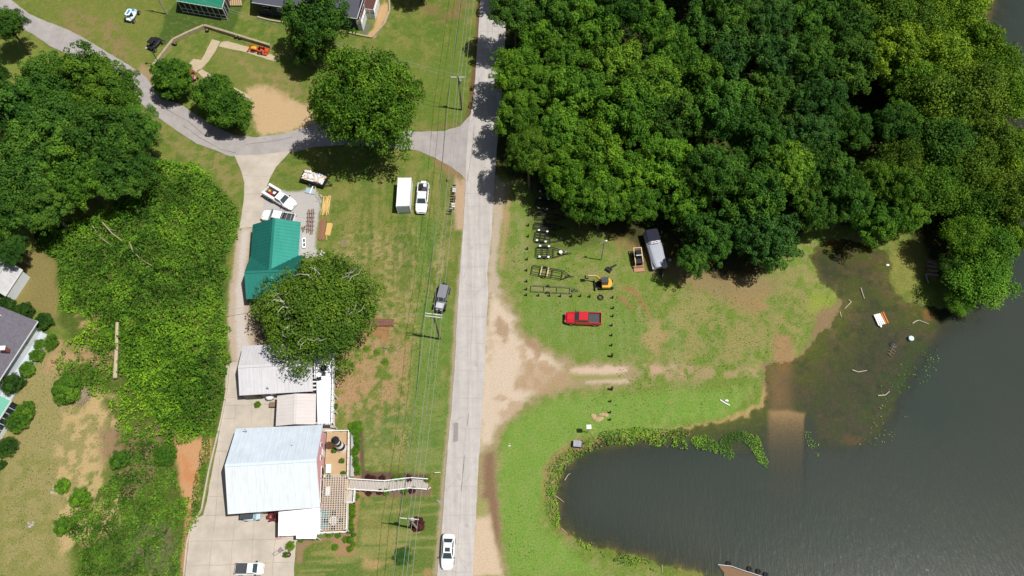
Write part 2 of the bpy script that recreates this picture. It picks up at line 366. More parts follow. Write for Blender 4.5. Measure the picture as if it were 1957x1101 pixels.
# north blocks
paint([(720, 60), (790, 150), (890, 30), (890, 230), (810, 246), (800, 120)], (108, 132, 52), 10, .7, 10)
paint([(800, 0), (900, 0), (890, 40), (820, 50)], (140, 116, 78), 14, .7, 12, patch=(.4, .6))
paint([(40, -60), (330, -60), (290, 120), (262, 132), (160, 70), (60, 20)], (126, 134, 62), 10, .7, 12)
paint([(120, 20), (200, 30), (262, 100), (262, 130), (200, 96), (130, 55)], (158, 134, 96), 10, .75, 12, patch=(.42, .62), nz=n5, veg=.5)
paint([(318, 26), (345, -5), (470, -5), (445, 62), (398, 50), (340, 78), (300, 90)], (78, 104, 44), 3, .9, 3)  # darker green patch beside the teal roofed house
paint([(270, 120), (262, 140), (285, 165), (296, 140)], (180, 152, 118), 5, .8, 5, veg=.2)
paint([(398, 85), (520, 115), (545, 170), (480, 190), (410, 120)], (128, 136, 68), 8, .8, 8)
paint([(470, 170), (510, 160), (590, 205), (600, 238), (560, 250), (500, 262), (488, 240)], (214, 184, 142), 6, .95, 8, veg=0)
paint([(430, 100), (560, 150), (590, 200), (500, 170)], (170, 146, 104), 12, .6, 10, veg=.5, patch=(.42, .6), nz=n5)
paint([(700, 70), (716, 50), (722, 20), (735, 0), (745, 10), (740, 30), (715, 72)], (214, 176, 130), 3, .95, 3, veg=0)
paint([(690, 55), (712, 40), (715, 30), (700, 70)], (120, 118, 112), 3, .9, 4, veg=0)
# west of the driveway
paint([(0, 110), (60, 80), (130, 110), (120, 140), (0, 140)], (126, 142, 62), 8, .8, 8)
paint([(270, 195), (310, 235), (440, 300), (462, 335), (455, 430), (400, 330), (320, 270)], (160, 146, 96), 6, .7, 10, patch=(.44, .64), nz=n5, veg=.5)
paint([(40, 478), (110, 480), (130, 560), (110, 610), (90, 600), (60, 590), (20, 570)], (150, 134, 84), 8, .85, 8, veg=.7)
KUD = [(150, 420), (230, 390), (310, 310), (380, 320), (440, 380), (458, 400), (452, 440), (432, 520), (430, 600), (432, 700), (424, 790), (405, 835), (350, 870), (330, 880), (370, 920), (368, 990), (345, 1040), (350, 1101),
       (150, 1101), (140, 1050), (120, 1000), (150, 960), (200, 930), (215, 880), (180, 850), (200, 800), (190, 740), (110, 730), (150, 690), (140, 650), (115, 620), (115, 560), (105, 500), (65, 470), (70, 430)]
paint(KUD, (84, 104, 40), 8, .9, 10)
paint([(330, 830), (372, 835), (405, 840), (402, 870), (380, 900), (378, 950), (362, 985), (345, 930), (338, 880)], (216, 164, 120), 5, .95, 6, veg=.0)
paint([(345, 870), (385, 880), (375, 930), (350, 915)], (210, 142, 94), 8, .8, 8, veg=0, patch=(.35, .6))
paint([(0, 760), (110, 650), (150, 690), (110, 730), (190, 745), (215, 800), (205, 880), (130, 960), (130, 1101), (0, 1101)], (168, 156, 104), 12, .85, 10)
paint([(0, 860), (110, 880), (110, 1101), (0, 1101)], (140, 142, 78), 16, .8, 14, patch=(.4, .6), nz=n5)
paint([(130, 760), (220, 760), (230, 1000), (120, 1060), (100, 930)], (208, 180, 130), 12, .85, 12, patch=(.46, .58), nz=n5, veg=.3)
paint([(190, 820), (300, 810), (330, 900), (260, 960), (200, 900)], (150, 122, 96), 10, .8, 10, patch=(.36, .55), nz=n5, veg=.2)
paint([(230, 1000), (340, 1010), (330, 1090), (250, 1090)], (132, 116, 98), 10, .7, 10, patch=(.4, .55), nz=n5, veg=.2)
for q in ([(148, 604), (190, 600), (205, 625), (180, 630), (155, 625)], [(243, 605), (255, 603), (255, 622), (240, 630)], [(140, 660), (170, 655), (165, 700), (140, 690)], [(170, 680), (215, 675), (205, 710), (175, 705)], [(110, 650), (140, 680), (120, 720), (85, 730), (90, 690)]):
    paint(q, (196, 158, 120), 6, .8, 9, veg=.2, patch=(.3,.55), nz=n5)
paint([(355, 985), (372, 990), (362, 1020), (354, 1101), (344, 1101), (350, 1030)], (200, 152, 110), 3, .9, 3, veg=.1)
# gravel pad, gravel drive
paint([(500, 372), (530, 364), (575, 366), (600, 360), (610, 372), (614, 395), (606, 430), (603, 470), (610, 490), (560, 500), (490, 440)], (202, 198, 194), 3, .98, 3, veg=0)
paint([(484, 432), (456, 432), (447, 500), (438, 560), (435, 640), (442, 694), (520, 700), (500, 640), (480, 600), (470, 560), (474, 500)], (202, 182, 160), 3, .97, 4, veg=0)
paint([(476, 440), (463, 440), (456, 500), (450, 560), (450, 640), (456, 690), (480, 690), (468, 600), (464, 540)], (220, 212, 204), 4, .8, 4, veg=0)
paint([(480, 600), (515, 600), (520, 690), (490, 680)], (150, 124, 104), 6, .7, 6, veg=0)
# planting beds
paint([(676, 830), (690, 828), (690, 905), (820, 908), (824, 945), (690, 950), (682, 1000), (680, 1060), (640, 1062), (636, 1030), (660, 1015), (668, 960), (674, 900)], (176, 140, 104), 3, .9, 3, veg=0)
paint([(686, 826), (694, 826), (696, 900), (822, 906), (822, 920), (690, 918)], (104, 86, 74), 2, .9, 2, veg=0)
paint([(690, 934), (822, 936), (822, 946), (760, 950), (700, 946)], (132, 112, 94), 2, .9, 3, veg=0)
paint([(566, 1040), (575, 1034), (660, 1020), (662, 1028), (600, 1036), (578, 1052), (578, 1075), (566, 1075)], (164, 134, 106), 2, .9, 2, veg=0)
for (cx, cy, rr) in ((796, 1004, 16), (768, 1060, 18), (818, 1095, 12)):
    dd = np.hypot(PX-cx, PY-cy)+(n4-.5)*6; m_ = sst(rr, rr-4, dd); mixc(m_*.8, alb((172, 142, 96)))
GF = []
ny, nx = XX.shape
idx = np.arange(ny*nx).reshape(ny, nx)
Fq = np.stack([idx[:-1, :-1], idx[:-1, 1:], idx[1:, 1:], idx[1:, :-1]], -1).reshape(-1, 4)
V = np.stack([XX, YY, GZ], -1).reshape(-1, 3)
gm = bpy.data.materials.new('ground_cover'); gm.use_nodes = True
N = gm.node_tree; B = N.nodes['Principled BSDF']; B.inputs['Roughness'].default_value = .95; B.inputs['Specular IOR Level'].default_value = .1
def nd(tree, t, **k):
    n = tree.nodes.new(t)
    for a, b in k.items(): setattr(n, a, b)
    return n
def ground_shader(N, B, use_attr=None):
    at_ = nd(N, 'ShaderNodeAttribute', attribute_name='albedo'); av = nd(N, 'ShaderNodeAttribute', attribute_name='veg')
    g = nd(N, 'ShaderNodeTexCoord')
    a = nd(N, 'ShaderNodeTexNoise'); a.inputs['Scale'].default_value = 4.2; a.inputs['Detail'].default_value = 6; a.inputs['Roughness'].default_value = .75
    b = nd(N, 'ShaderNodeTexNoise'); b.inputs['Scale'].default_value = 1.1; b.inputs['Detail'].default_value = 8; b.inputs['Roughness'].default_value = .72
    for q in (a, b): N.links.new(g.outputs['Object'], q.inputs['Vector'])
    mr = nd(N, 'ShaderNodeMapRange'); mr.inputs[1].default_value = .3; mr.inputs[2].default_value = .7; mr.inputs[3].default_value = .62; mr.inputs[4].default_value = 1.38
    N.links.new(a.outputs['Fac'], mr.inputs[0])
    s1 = nd(N, 'ShaderNodeMath', operation='SUBTRACT'); s1.inputs[1].default_value = 1.0; N.links.new(mr.outputs[0], s1.inputs[0])
    s2 = nd(N, 'ShaderNodeMath', operation='MULTIPLY_ADD'); s2.inputs[1].default_value = .62; s2.inputs[2].default_value = .42; N.links.new(av.outputs['Fac'], s2.inputs[0])
    s3 = nd(N, 'ShaderNodeMath', operation='MULTIPLY_ADD'); s3.inputs[2].default_value = 1.0; N.links.new(s1.outputs[0], s3.inputs[0]); N.links.new(s2.outputs[0], s3.inputs[1])
    sc_ = nd(N, 'ShaderNodeVectorMath', operation='SCALE'); N.links.new(at_.outputs['Color'], sc_.inputs[0]); N.links.new(s3.outputs[0], sc_.inputs['Scale'])
    # yellow dry stalks in the grass
    m2 = nd(N, 'ShaderNodeMapRange'); m2.inputs[1].default_value = .52; m2.inputs[2].default_value = .66; m2.inputs[3].default_value = 0; m2.inputs[4].default_value = .34
    N.links.new(b.outputs['Fac'], m2.inputs[0])
    mu = nd(N, 'ShaderNodeMath', operation='MULTIPLY'); N.links.new(m2.outputs[0], mu.inputs[0]); N.links.new(av.outputs['Fac'], mu.inputs[1])
    mx = nd(N, 'ShaderNodeMix', data_type='RGBA'); N.links.new(mu.outputs[0], mx.inputs[0]); N.links.new(sc_.outputs[0], mx.inputs[6])
    mx.inputs[7].default_value = (*alb((176, 158, 100)), 1)
    N.links.new(mx.outputs[2], B.inputs['Base Color'])
    bp = nd(N, 'ShaderNodeBump'); bp.inputs['Strength'].default_value = .55; bp.inputs['Distance'].default_value = .12
    N.links.new(a.outputs['Fac'], bp.inputs['Height']); N.links.new(bp.outputs[0], B.inputs['Normal'])
ground_shader(N, B)
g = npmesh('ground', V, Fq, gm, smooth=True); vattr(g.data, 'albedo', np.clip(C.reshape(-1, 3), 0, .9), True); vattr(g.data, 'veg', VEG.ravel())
g['kind'] = 'structure'

# ------------------------------------------------------------------ lake water
sel = (wd > -3)
fs = sel[:-1, :-1] | sel[1:, 1:] | sel[1:, :-1] | sel[:-1, 1:]
Fw = Fq.reshape(ny-1, nx-1, 4)[fs]
used = np.unique(Fw); remap = -np.ones(ny*nx, int); remap[used] = np.arange(len(used))
Vw = V[used].copy(); dw = np.clip(WZ-Vw[:, 2], 0, 5); Vw[:, 2] = WZ
wm = bpy.data.materials.new('lake_water'); wm.use_nodes = True; N = wm.node_tree; N.nodes.clear()
out = nd(N, 'ShaderNodeOutputMaterial'); da = nd(N, 'ShaderNodeAttribute', attribute_name='depth')
mul = nd(N, 'ShaderNodeMath', operation='MULTIPLY'); mul.inputs[1].default_value = -1.9; N.links.new(da.outputs['Fac'], mul.inputs[0])
ex = nd(N, 'ShaderNodeMath', operation='EXPONENT'); N.links.new(mul.outputs[0], ex.inputs[0])
inv = nd(N, 'ShaderNodeMath', operation='MULTIPLY_ADD'); inv.inputs[1].default_value = -.93; inv.inputs[2].default_value = .97; N.links.new(ex.outputs[0], inv.inputs[0])
murk = nd(N, 'ShaderNodeBsdfDiffuse'); murk.inputs[0].default_value = (.050, .058, .050, 1)
mn = nd(N, 'ShaderNodeTexNoise'); mn.inputs['Scale'].default_value = .045; mn.inputs['Detail'].default_value = 4; tg0 = nd(N, 'ShaderNodeTexCoord'); N.links.new(tg0.outputs['Object'], mn.inputs['Vector'])
mmx = nd(N, 'ShaderNodeMix', data_type='RGBA'); N.links.new(mn.outputs['Fac'], mmx.inputs[0]); mmx.inputs[6].default_value = (.024, .038, .035, 1); mmx.inputs[7].default_value = (.050, .056, .042, 1); N.links.new(mmx.outputs[2], murk.inputs[0])
tr = nd(N, 'ShaderNodeBsdfTransparent'); tr.inputs[0].default_value = (.88, .85, .76, 1)
mx1 = nd(N, 'ShaderNodeMixShader'); N.links.new(inv.outputs[0], mx1.inputs[0]); N.links.new(tr.outputs[0], mx1.inputs[1]); N.links.new(murk.outputs[0], mx1.inputs[2])
gl = nd(N, 'ShaderNodeBsdfGlossy'); gl.inputs['Roughness'].default_value = .16
fr = nd(N, 'ShaderNodeFresnel'); fr.inputs[0].default_value = 1.36
tcw = nd(N, 'ShaderNodeTexCoord'); mp = nd(N, 'ShaderNodeMapping'); mp.inputs['Rotation'].default_value = (0, 0, R_(-28)); mp.inputs['Scale'].default_value = (2.6, .55, 1)
nw = nd(N, 'ShaderNodeTexNoise'); nw.inputs['Scale'].default_value = 1.0; nw.inputs['Detail'].default_value = 6; nw.inputs['Roughness'].default_value = .6; nw.inputs['Distortion'].default_value = .4
N.links.new(tcw.outputs['Object'], mp.inputs[0]); N.links.new(mp.outputs[0], nw.inputs['Vector'])
bw = nd(N, 'ShaderNodeBump'); bw.inputs['Strength'].default_value = .5; bw.inputs['Distance'].default_value = .06; N.links.new(nw.outputs['Fac'], bw.inputs['Height'])
for q in (gl, fr, murk): N.links.new(bw.outputs[0], q.inputs['Normal'])
mx2 = nd(N, 'ShaderNodeMixShader'); N.links.new(fr.outputs[0], mx2.inputs[0]); N.links.new(mx1.outputs[0], mx2.inputs[1]); N.links.new(gl.outputs[0], mx2.inputs[2])
N.links.new(mx2.outputs[0], out.inputs[0])
wo = npmesh('water', Vw, remap[Fw], wm, smooth=True); vattr(wo.data, 'depth', dw); wo['kind'] = 'structure'

# ------------------------------------------------------------------ roads and slabs (sheets above the ground)
def densify(pts, st=14, rag=0, rnd=random.Random(3)):
    o = []
    for i in range(len(pts)):
        a, b = pts[i], pts[(i+1) % len(pts)]; L = math.hypot(b[0]-a[0], b[1]-a[1]); k = max(1, int(L/st))
        for j in range(k):
            t = j/k; o.append((a[0]+(b[0]-a[0])*t+rnd.uniform(-rag, rag), a[1]+(b[1]-a[1])*t+rnd.uniform(-rag, rag)))
    return o
import mathutils.geometry as mg
def sheet(name, pts, z, m, rag=.6, st=9, thick=.0, label=None):
    P = [at(x, y, z) for x, y in densify(pts, st, rag)]
    tri = mg.tessellate_polygon([[Vector((p.x, p.y, 0)) for p in P]])
    mm = M()
    fs = []
    for t in tri:
        a, b, c = (P[i] for i in t)
        fs.append(t if (b.x-a.x)*(c.y-a.y)-(b.y-a.y)*(c.x-a.x) > 0 else t[::-1])
    mm.add(P, fs)
    if thick:
        k = len(P); ar = sum(P[i].x*P[(i+1) % k].y-P[(i+1) % k].x*P[i].y for i in range(k))
        for i in range(k):
            a, b = P[i], P[(i+1) % k]
            if ar < 0: a, b = b, a
            mm.add([(a.x, a.y, z), (a.x, a.y, z-thick), (b.x, b.y, z-thick), (b.x, b.y, z)], [(0, 1, 2, 3)])
    o = mm.build(name, m); o['kind'] = 'structure'; return o
m_road = mat('old_concrete_road', alb((212, 206, 200)), .9, noise=.10, nscale=.8, bump=.15)
m_side = mat('worn_asphalt', alb((188, 181, 178)), .92, noise=.12, nscale=.6, bump=.2)
m_conc = mat('concrete_slab', alb((216, 204, 188)), .9, noise=.09, nscale=.5, bump=.1)
m_crack = mat('joint_dirt', (.16, .14, .12), .95)
m_patch = mat('tar_patch', alb((165, 160, 156)), .95, noise=.1)
def streak(m, sx, sy, amt, rot=0):
    n = m.node_tree; b = n.nodes['Principled BSDF']; l = b.inputs['Base Color'].links; src = l[0].from_socket if l else None
    tc = n.nodes.new('ShaderNodeTexCoord'); mp = n.nodes.new('ShaderNodeMapping'); mp.inputs['Scale'].default_value = (sx, sy, 1); mp.inputs['Rotation'].default_value = (0, 0, rot)
    nz = n.nodes.new('ShaderNodeTexNoise'); nz.inputs['Scale'].default_value = 1; nz.inputs['Detail'].default_value = 5; nz.inputs['Roughness'].default_value = .6
    mr = n.nodes.new('ShaderNodeMapRange'); mr.inputs[1].default_value = .3; mr.inputs[2].default_value = .7; mr.inputs[3].default_value = 1-amt; mr.inputs[4].default_value = 1+amt*.5
    vm = n.nodes.new('ShaderNodeVectorMath'); vm.operation = 'SCALE'
    n.links.new(tc.outputs['Object'], mp.inputs[0]); n.links.new(mp.outputs[0], nz.inputs['Vector']); n.links.new(nz.outputs['Fac'], mr.inputs[0]); n.links.new(mr.outputs[0], vm.inputs['Scale'])
    if src: n.links.new(src, vm.inputs[0])
    else: vm.inputs[0].default_value = b.inputs['Base Color'].default_value[:3]
    n.links.new(vm.outputs[0], b.inputs['Base Color']); return m
streak(m_road, 1.3, .04, .15, .09); streak(m_side, .5, .3, .12); streak(m_conc, .25, .25, .12)
ROADL = [(930, -300), (918, 0), (914, 60), (909, 140), (903, 200), (896, 240), (891, 300), (890, 345), (888, 390), (884, 450), (879, 520), (873, 610), (869, 700), (862, 790), (856, 850), (852, 905), (848, 960), (843, 1030), (835, 1101), (815, 1300), (760, 1900)]
ROADR = [(862, 1900), (888, 1300), (903, 1101), (907, 1020), (911, 960), (915, 880), (921, 800), (926, 700), (929, 640), (930, 600), (933, 562), (931, 525), (936, 480), (941, 420), (945, 350), (948, 300), (955, 230), (959, 180), (964, 100), (967, 40), (969, 0), (978, -300)]
ZR = .07
sheet('road', ROADL+ROADR, ZR, m_road, .5, thick=.2)
SIDE = [(-200, -90), (22, 0), (54, 25), (82, 38), (136, 59), (163, 74), (207, 101), (262, 134), (279, 148), (292, 169), (308, 190), (343, 198), (376, 221), (409, 241), (447, 258), (490, 262), (540, 256), (600, 238), (650, 232), (720, 240), (800, 252), (850, 250), (880, 240), (897, 222), (906, 205), (920, 280), (896, 350), (880, 332), (860, 318), (830, 301), (795, 287), (740, 284), (660, 276), (600, 281), (560, 290), (500, 301), (440, 299), (400, 283), (376, 275), (345, 255), (313, 232), (285, 212), (268, 196), (248, 165), (232, 148), (180, 120), (128, 103), (95, 87), (63, 66), (0, 32), (-200, -60)]
sheet('side_road', SIDE, ZR-.012, m_side, .7, thick=.2)
D1 = [(448, 297), (462, 330), (467, 350), (466, 380), (462, 410), (457, 437), (500, 431), (503, 400), (505, 375), (508, 360), (516, 340), (528, 318), (545, 300), (556, 288), (500, 296)]
sheet('driveway', D1, ZR+.004, m_conc, .3, thick=.2)
D2 = [(441, 692), (432, 700), (430, 760), (424, 800), (415, 850), (405, 900), (395, 960), (388, 985), (372, 992), (362, 1020), (354, 1101), (340, 1250), (560, 1250), (562, 1080), (566, 1035), (600, 1010), (640, 960), (640, 760), (560, 690), (480, 690)]
sheet('forecourt', D2, .062, m_conc, .4, thick=.2)
SL = [[(385, 115), (392, 102), (405, 75), (421, 79), (412, 98), (398, 118), (384, 133), (376, 138), (357, 126), (370, 112)], [(423, 80), (435, 79), (470, 88), (500, 95), (529, 110), (527, 117), (510, 113), (470, 100), (417, 88)], [(376, 136), (384, 131), (420, 152), (450, 168), (481, 185), (475, 194), (440, 178), (390, 150)]]
for i, s_ in enumerate(SL): sheet('path', s_, .066+i*.0, mat('old_path_slab', alb((210, 192, 160)), .9, noise=.12, nscale=1), .5)
def strips(name, lines, wd_, z, m, rnd=random.Random(8), wob=.25):
    mm = M()
    for ln in lines:
        for i in range(len(ln)-1):
            a, b = at(*ln[i], z), at(*ln[i+1], z); n_ = max(1, int((b-a).length/1.2)); sx = Vector((-(b-a).y, (b-a).x, 0)).normalized()
            P = [a.lerp(b, j/n_)+sx*rnd.uniform(-wob, wob)*.2 for j in range(n_+1)]
            for j in range(n_):
                w_ = wd_*rnd.uniform(.5, 1.2)/2
                mm.add([P[j]-sx*w_, P[j+1]-sx*w_, P[j+1]+sx*w_, P[j]+sx*w_], [(0, 1, 2, 3)])
    for k in range(len(mm.f)):
        f = mm.f[k]; a, b, c = (Vector(mm.v[i]) for i in f[:3])
        if (b-a).cross(c-a).z < 0: mm.f[k] = f[::-1]
    o = mm.build(name, m); o['kind'] = 'structure'; return o
def interp(L, y):
    for i in range(len(L)-1):
        (x0, y0), (x1, y1) = L[i], L[i+1]
        if min(y0, y1) <= y <= max(y0, y1): return x0+(x1-x0)*(y-y0)/(y1-y0+1e-9)
    return L[0][0]
jl = []
mid = [((interp(ROADL, y)+interp(ROADR, y))/2+1, y) for y in range(0, 1101, 25)]
jl.append(mid)
rj = random.Random(4)
for y in (370, 395, 430, 468, 510, 556, 604, 655, 708, 762, 818, 875, 930, 985, 1040, 1092, 60, 95, 130):
    l, r = interp(ROADL, y), interp(ROADR, y); jl.append([(l+1, y), (r-1, y+rj.uniform(-1, 2))])
strips('road_crack', jl, .045, ZR+.005, mat('road_joint', alb((180, 172, 166)), .95))
strips('road_crack', [[(888, 870), (885, 905), (881, 938)], [(896, 790), (893, 815)], [(350, 240), (380, 262), (420, 285), (450, 292)], [(320, 210), (360, 232), (395, 262)], [(470, 276), (520, 270), (560, 262)], [(906, 240), (902, 290), (893, 345)]], .09, ZR+.008, m_crack)
rc = random.Random(31); ck = []
for k in range(26):
    y = rc.uniform(-20, 1090); x = interp(ROADL, max(0, y))+rc.uniform(6, 48); ln = [(x, y)]; a_ = rc.uniform(0, 6.28)
    for j in range(rc.randint(3, 7)): a_ += rc.uniform(-.7, .7); x += 7*math.cos(a_); y += 7*math.sin(a_); x = min(max(x, interp(ROADL, min(1100, max(0, y)))+3), interp(ROADR, min(1100, max(0, y)))-3); ln.append((x, y))
    ck.append(ln)
strips('road_crack', ck, .035, ZR+.0065, mat('hairline_crack', alb((168, 160, 154)), .95))
for k in range(5):
    y = (120, 470, 690, 905, 1000)[k]; x = interp(ROADL, y)+(30, 14, 38, 22, 44)[k]; sheet('road_patch', [(x, y), (x+rc.uniform(4, 9), y+1), (x+rc.uniform(4, 9), y+rc.uniform(5, 14)), (x-1, y+rc.uniform(5, 12))], ZR+.010, mat('pale_patch', alb((196, 190, 186)), .95, noise=.1), .5, 3)
strips('driveway_joint', [[(464, 336), (510, 337)], [(466, 371), (505, 371)], [(464, 405), (503, 406)], [(430, 760), (520, 756)], [(426, 775), (520, 773)], [(424, 800), (448, 800)], [(412, 862), (434, 862)], [(398, 948), (436, 950)], [(392, 985), (440, 984), (530, 988)], [(362, 1035), (560, 1030)], [(357, 1082), (560, 1074)], [(412, 985), (405, 1035), (398, 1101)], [(450, 984), (444, 1040), (440, 1101)], [(486, 984), (483, 1030), (480, 1101)], [(528, 1010), (524, 1050), (520, 1101)], [(420, 870), (412, 985)], [(450, 770), (448, 812)], [(482, 768), (480, 812)], [(520, 770), (516, 812)]], .05, ZR+.009, mat('slab_joint', alb((170, 158, 142)), .95))
sheet('road_patch', [(867, 808), (876, 808), (875, 843), (866, 845)], ZR+.012, m_patch, .2)
sheet('road_patch', [(833, 955), (848, 957), (846, 962), (840, 963)], ZR+.012, m_patch, .2)
# ------------------------------------------------------------------ foliage
def leafmat(name, tint, var=.5, trans=.10, usecol=True):
    m = bpy.data.materials.new(name); m.use_nodes = True; N = m.node_tree; N.nodes.clear()
    out = nd(N, 'ShaderNodeOutputMaterial'); oi = nd(N, 'ShaderNodeObjectInfo'); at_ = nd(N, 'ShaderNodeAttribute', attribute_name='leafvar')
    mx = nd(N, 'ShaderNodeVectorMath', operation='SCALE')
    if usecol: N.links.new(oi.outputs['Color'], mx.inputs[0])
    else: mx.inputs[0].default_value = tuple(tint)
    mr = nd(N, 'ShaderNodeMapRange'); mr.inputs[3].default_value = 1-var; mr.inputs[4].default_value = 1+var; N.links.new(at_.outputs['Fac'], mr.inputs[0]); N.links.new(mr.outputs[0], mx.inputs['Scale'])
    d = nd(N, 'ShaderNodeBsdfPrincipled'); d.inputs['Roughness'].default_value = .6; d.inputs['Specular IOR Level'].default_value = .08
    t = nd(N, 'ShaderNodeBsdfTranslucent'); tm = nd(N, 'ShaderNodeVectorMath', operation='MULTIPLY'); tm.inputs[1].default_value = (1.0, 1.15, .5)
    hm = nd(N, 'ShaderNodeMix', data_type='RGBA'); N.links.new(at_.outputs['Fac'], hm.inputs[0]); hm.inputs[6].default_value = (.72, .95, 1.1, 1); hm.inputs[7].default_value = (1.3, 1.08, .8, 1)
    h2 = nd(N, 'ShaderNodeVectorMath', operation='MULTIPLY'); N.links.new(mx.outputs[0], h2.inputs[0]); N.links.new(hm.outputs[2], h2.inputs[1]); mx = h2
    N.links.new(mx.outputs[0], d.inputs['Base Color']); N.links.new(mx.outputs[0], tm.inputs[0]); N.links.new(tm.outputs[0], t.inputs[0])
    ms = nd(N, 'ShaderNodeMixShader'); ms.inputs[0].default_value = trans; N.links.new(d.outputs[0], ms.inputs[1]); N.links.new(t.outputs[0], ms.inputs[2]); N.links.new(ms.outputs[0], out.inputs[0])
    return m
m_leaf = leafmat('tree_leaves', (0, 0, 0))
m_bark = mat('bark', (.13, .10, .075), .95, noise=.3, nscale=3, bump=.5)
m_deadbark = mat('pale_bark', (.46, .43, .38), .9, noise=.2, nscale=3)
def leaves(cen, nrm, size, rng, spread=.9, el=1.0):
    """quads at centres with normals near nrm; size per leaf"""
    n = len(cen); nn = nrm+rng.normal(0, spread, (n, 3)); nn /= np.linalg.norm(nn, axis=1)[:, None]+1e-9
    t = rng.normal(0, 1, (n, 3)); t -= (t*nn).sum(1)[:, None]*nn; t /= np.linalg.norm(t, axis=1)[:, None]+1e-9
    b = np.cross(nn, t); s = (size*rng.uniform(.6, 1.3, n))[:, None]
    c0 = cen-t*s*.5*el; c2 = cen+t*s*.5*el; c1 = cen+b*s*.34+t*s*.06; c3 = cen-b*s*.34+t*s*.06
    c1 = c1+nn*s*.10; c3 = c3+nn*s*.10
    V = np.stack([c0, c1, c2, c3], 1).reshape(-1, 3); F = np.arange(4*n).reshape(n, 4)
    return V, F
def sph(rng, n, zmin=-1.0):
    z = rng.uniform(zmin, 1, n); a = rng.uniform(0, 2*math.pi, n); r = np.sqrt(1-z*z)
    return np.stack([r*np.cos(a), r*np.sin(a), z], 1)
def crown_data(seed, nl=15, ns=12, nlf=70, leaf=.05, flat=.75, lobe=.36, sub=.17, shaggy=0, zmin=-.35, hollow=0):
    rng = np.random.default_rng(seed); C_ = []; Nn = []; G = []; L = []
    dirs = []
    while len(dirs) < nl:
        d = sph(rng, 1, zmin)[0]
        if all(np.dot(d, q) < math.cos(1.55/math.sqrt(nl)*1.15) for q in dirs) or rng.random() < .04: dirs.append(d)
    for d in dirs:
        rr = rng.uniform(.55, .86); c = d*rr; c[2] *= flat; L.append(c.copy()); lb = lobe*rng.uniform(.75, 1.2)
        tone = rng.uniform(.25, .75)
        for k in range(ns):
            sd_ = sph(rng, 1, -.5)[0]; sc_ = c+sd_*lb*rng.uniform(.75, 1.05)*np.array([1, 1, flat])
            sr = sub*rng.uniform(.65, 1.25); n = int(nlf*rng.uniform(.7, 1.2)*(sr/sub)**2)
            if hollow and rng.random() < hollow: continue
            ld = sph(rng, n, -.45)
            sq = 1+shaggy*rng.uniform(-.5, 1.2, n)[:, None]
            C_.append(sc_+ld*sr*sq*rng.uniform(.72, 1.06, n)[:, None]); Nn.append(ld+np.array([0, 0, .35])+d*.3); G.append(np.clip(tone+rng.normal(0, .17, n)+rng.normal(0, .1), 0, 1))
        # inner fill, shade between the clumps put into a darker leaf tone
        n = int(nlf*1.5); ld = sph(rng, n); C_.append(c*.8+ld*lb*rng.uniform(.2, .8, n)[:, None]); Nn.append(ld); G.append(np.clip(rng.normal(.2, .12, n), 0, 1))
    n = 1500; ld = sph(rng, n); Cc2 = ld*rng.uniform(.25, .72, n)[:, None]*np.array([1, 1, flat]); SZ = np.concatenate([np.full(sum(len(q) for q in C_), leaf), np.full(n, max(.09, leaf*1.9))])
    C_.append(Cc2); Nn.append(ld); G.append(np.clip(rng.normal(.08, .06, n), 0, 1))  # core leaves darkest, crown shade put into their tone
    Cc = np.concatenate(C_); Nn = np.concatenate(Nn); G = np.concatenate(G)
    V, F = leaves(Cc, Nn/np.linalg.norm(Nn, axis=1)[:, None], SZ, rng, .42)
    return V, F, np.repeat(G, 4), L
def crown_mesh(name, seed, **k):
    V, F, G, L = crown_data(seed, **k)
    o = npmesh(name, V, F, m_leaf); vattr(o.data, 'leafvar', G); me = o.data; bpy.data.objects.remove(o); return me, L
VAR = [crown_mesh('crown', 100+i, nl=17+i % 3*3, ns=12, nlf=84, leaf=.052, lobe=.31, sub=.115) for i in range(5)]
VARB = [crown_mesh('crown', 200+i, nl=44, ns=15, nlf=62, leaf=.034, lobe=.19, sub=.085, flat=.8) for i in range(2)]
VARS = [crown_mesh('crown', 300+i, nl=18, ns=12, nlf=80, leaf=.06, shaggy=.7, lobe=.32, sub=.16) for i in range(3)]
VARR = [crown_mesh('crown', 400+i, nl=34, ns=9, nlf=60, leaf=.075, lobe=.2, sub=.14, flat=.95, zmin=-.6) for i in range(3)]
def trunk_mesh(h, R, L, rnd, r0, flat, hc, nb=10):
    m = M(); top = hc-R*.15
    m.path([(0, 0, 0), (rnd.uniform(-.2, .2), rnd.uniform(-.2, .2), top*.45), (rnd.uniform(-.3, .3), rnd.uniform(-.3, .3), top)], r0, 8, r0*.45)
    for c in L[:nb]:
        m.path([(0, 0, top*.55+rnd.uniform(0, top*.3)), (c[0]*R*.5, c[1]*R*.5, hc+c[2]*R*.3-R*.1), (c[0]*R*.95, c[1]*R*.95, hc+c[2]*R*.9)], r0*.35, 5, .04)
    return m
TRUNKS = {}
GREEN = dict(bright=(.105, .225, .018), mid=(.082, .18, .017), dark=(.056, .135, .018), blue=(.048, .125, .024), yg=(.125, .225, .017), olive=(.088, .16, .016), ever=(.06, .145, .015), deep=(.034, .085, .013))
rt = random.Random(77)
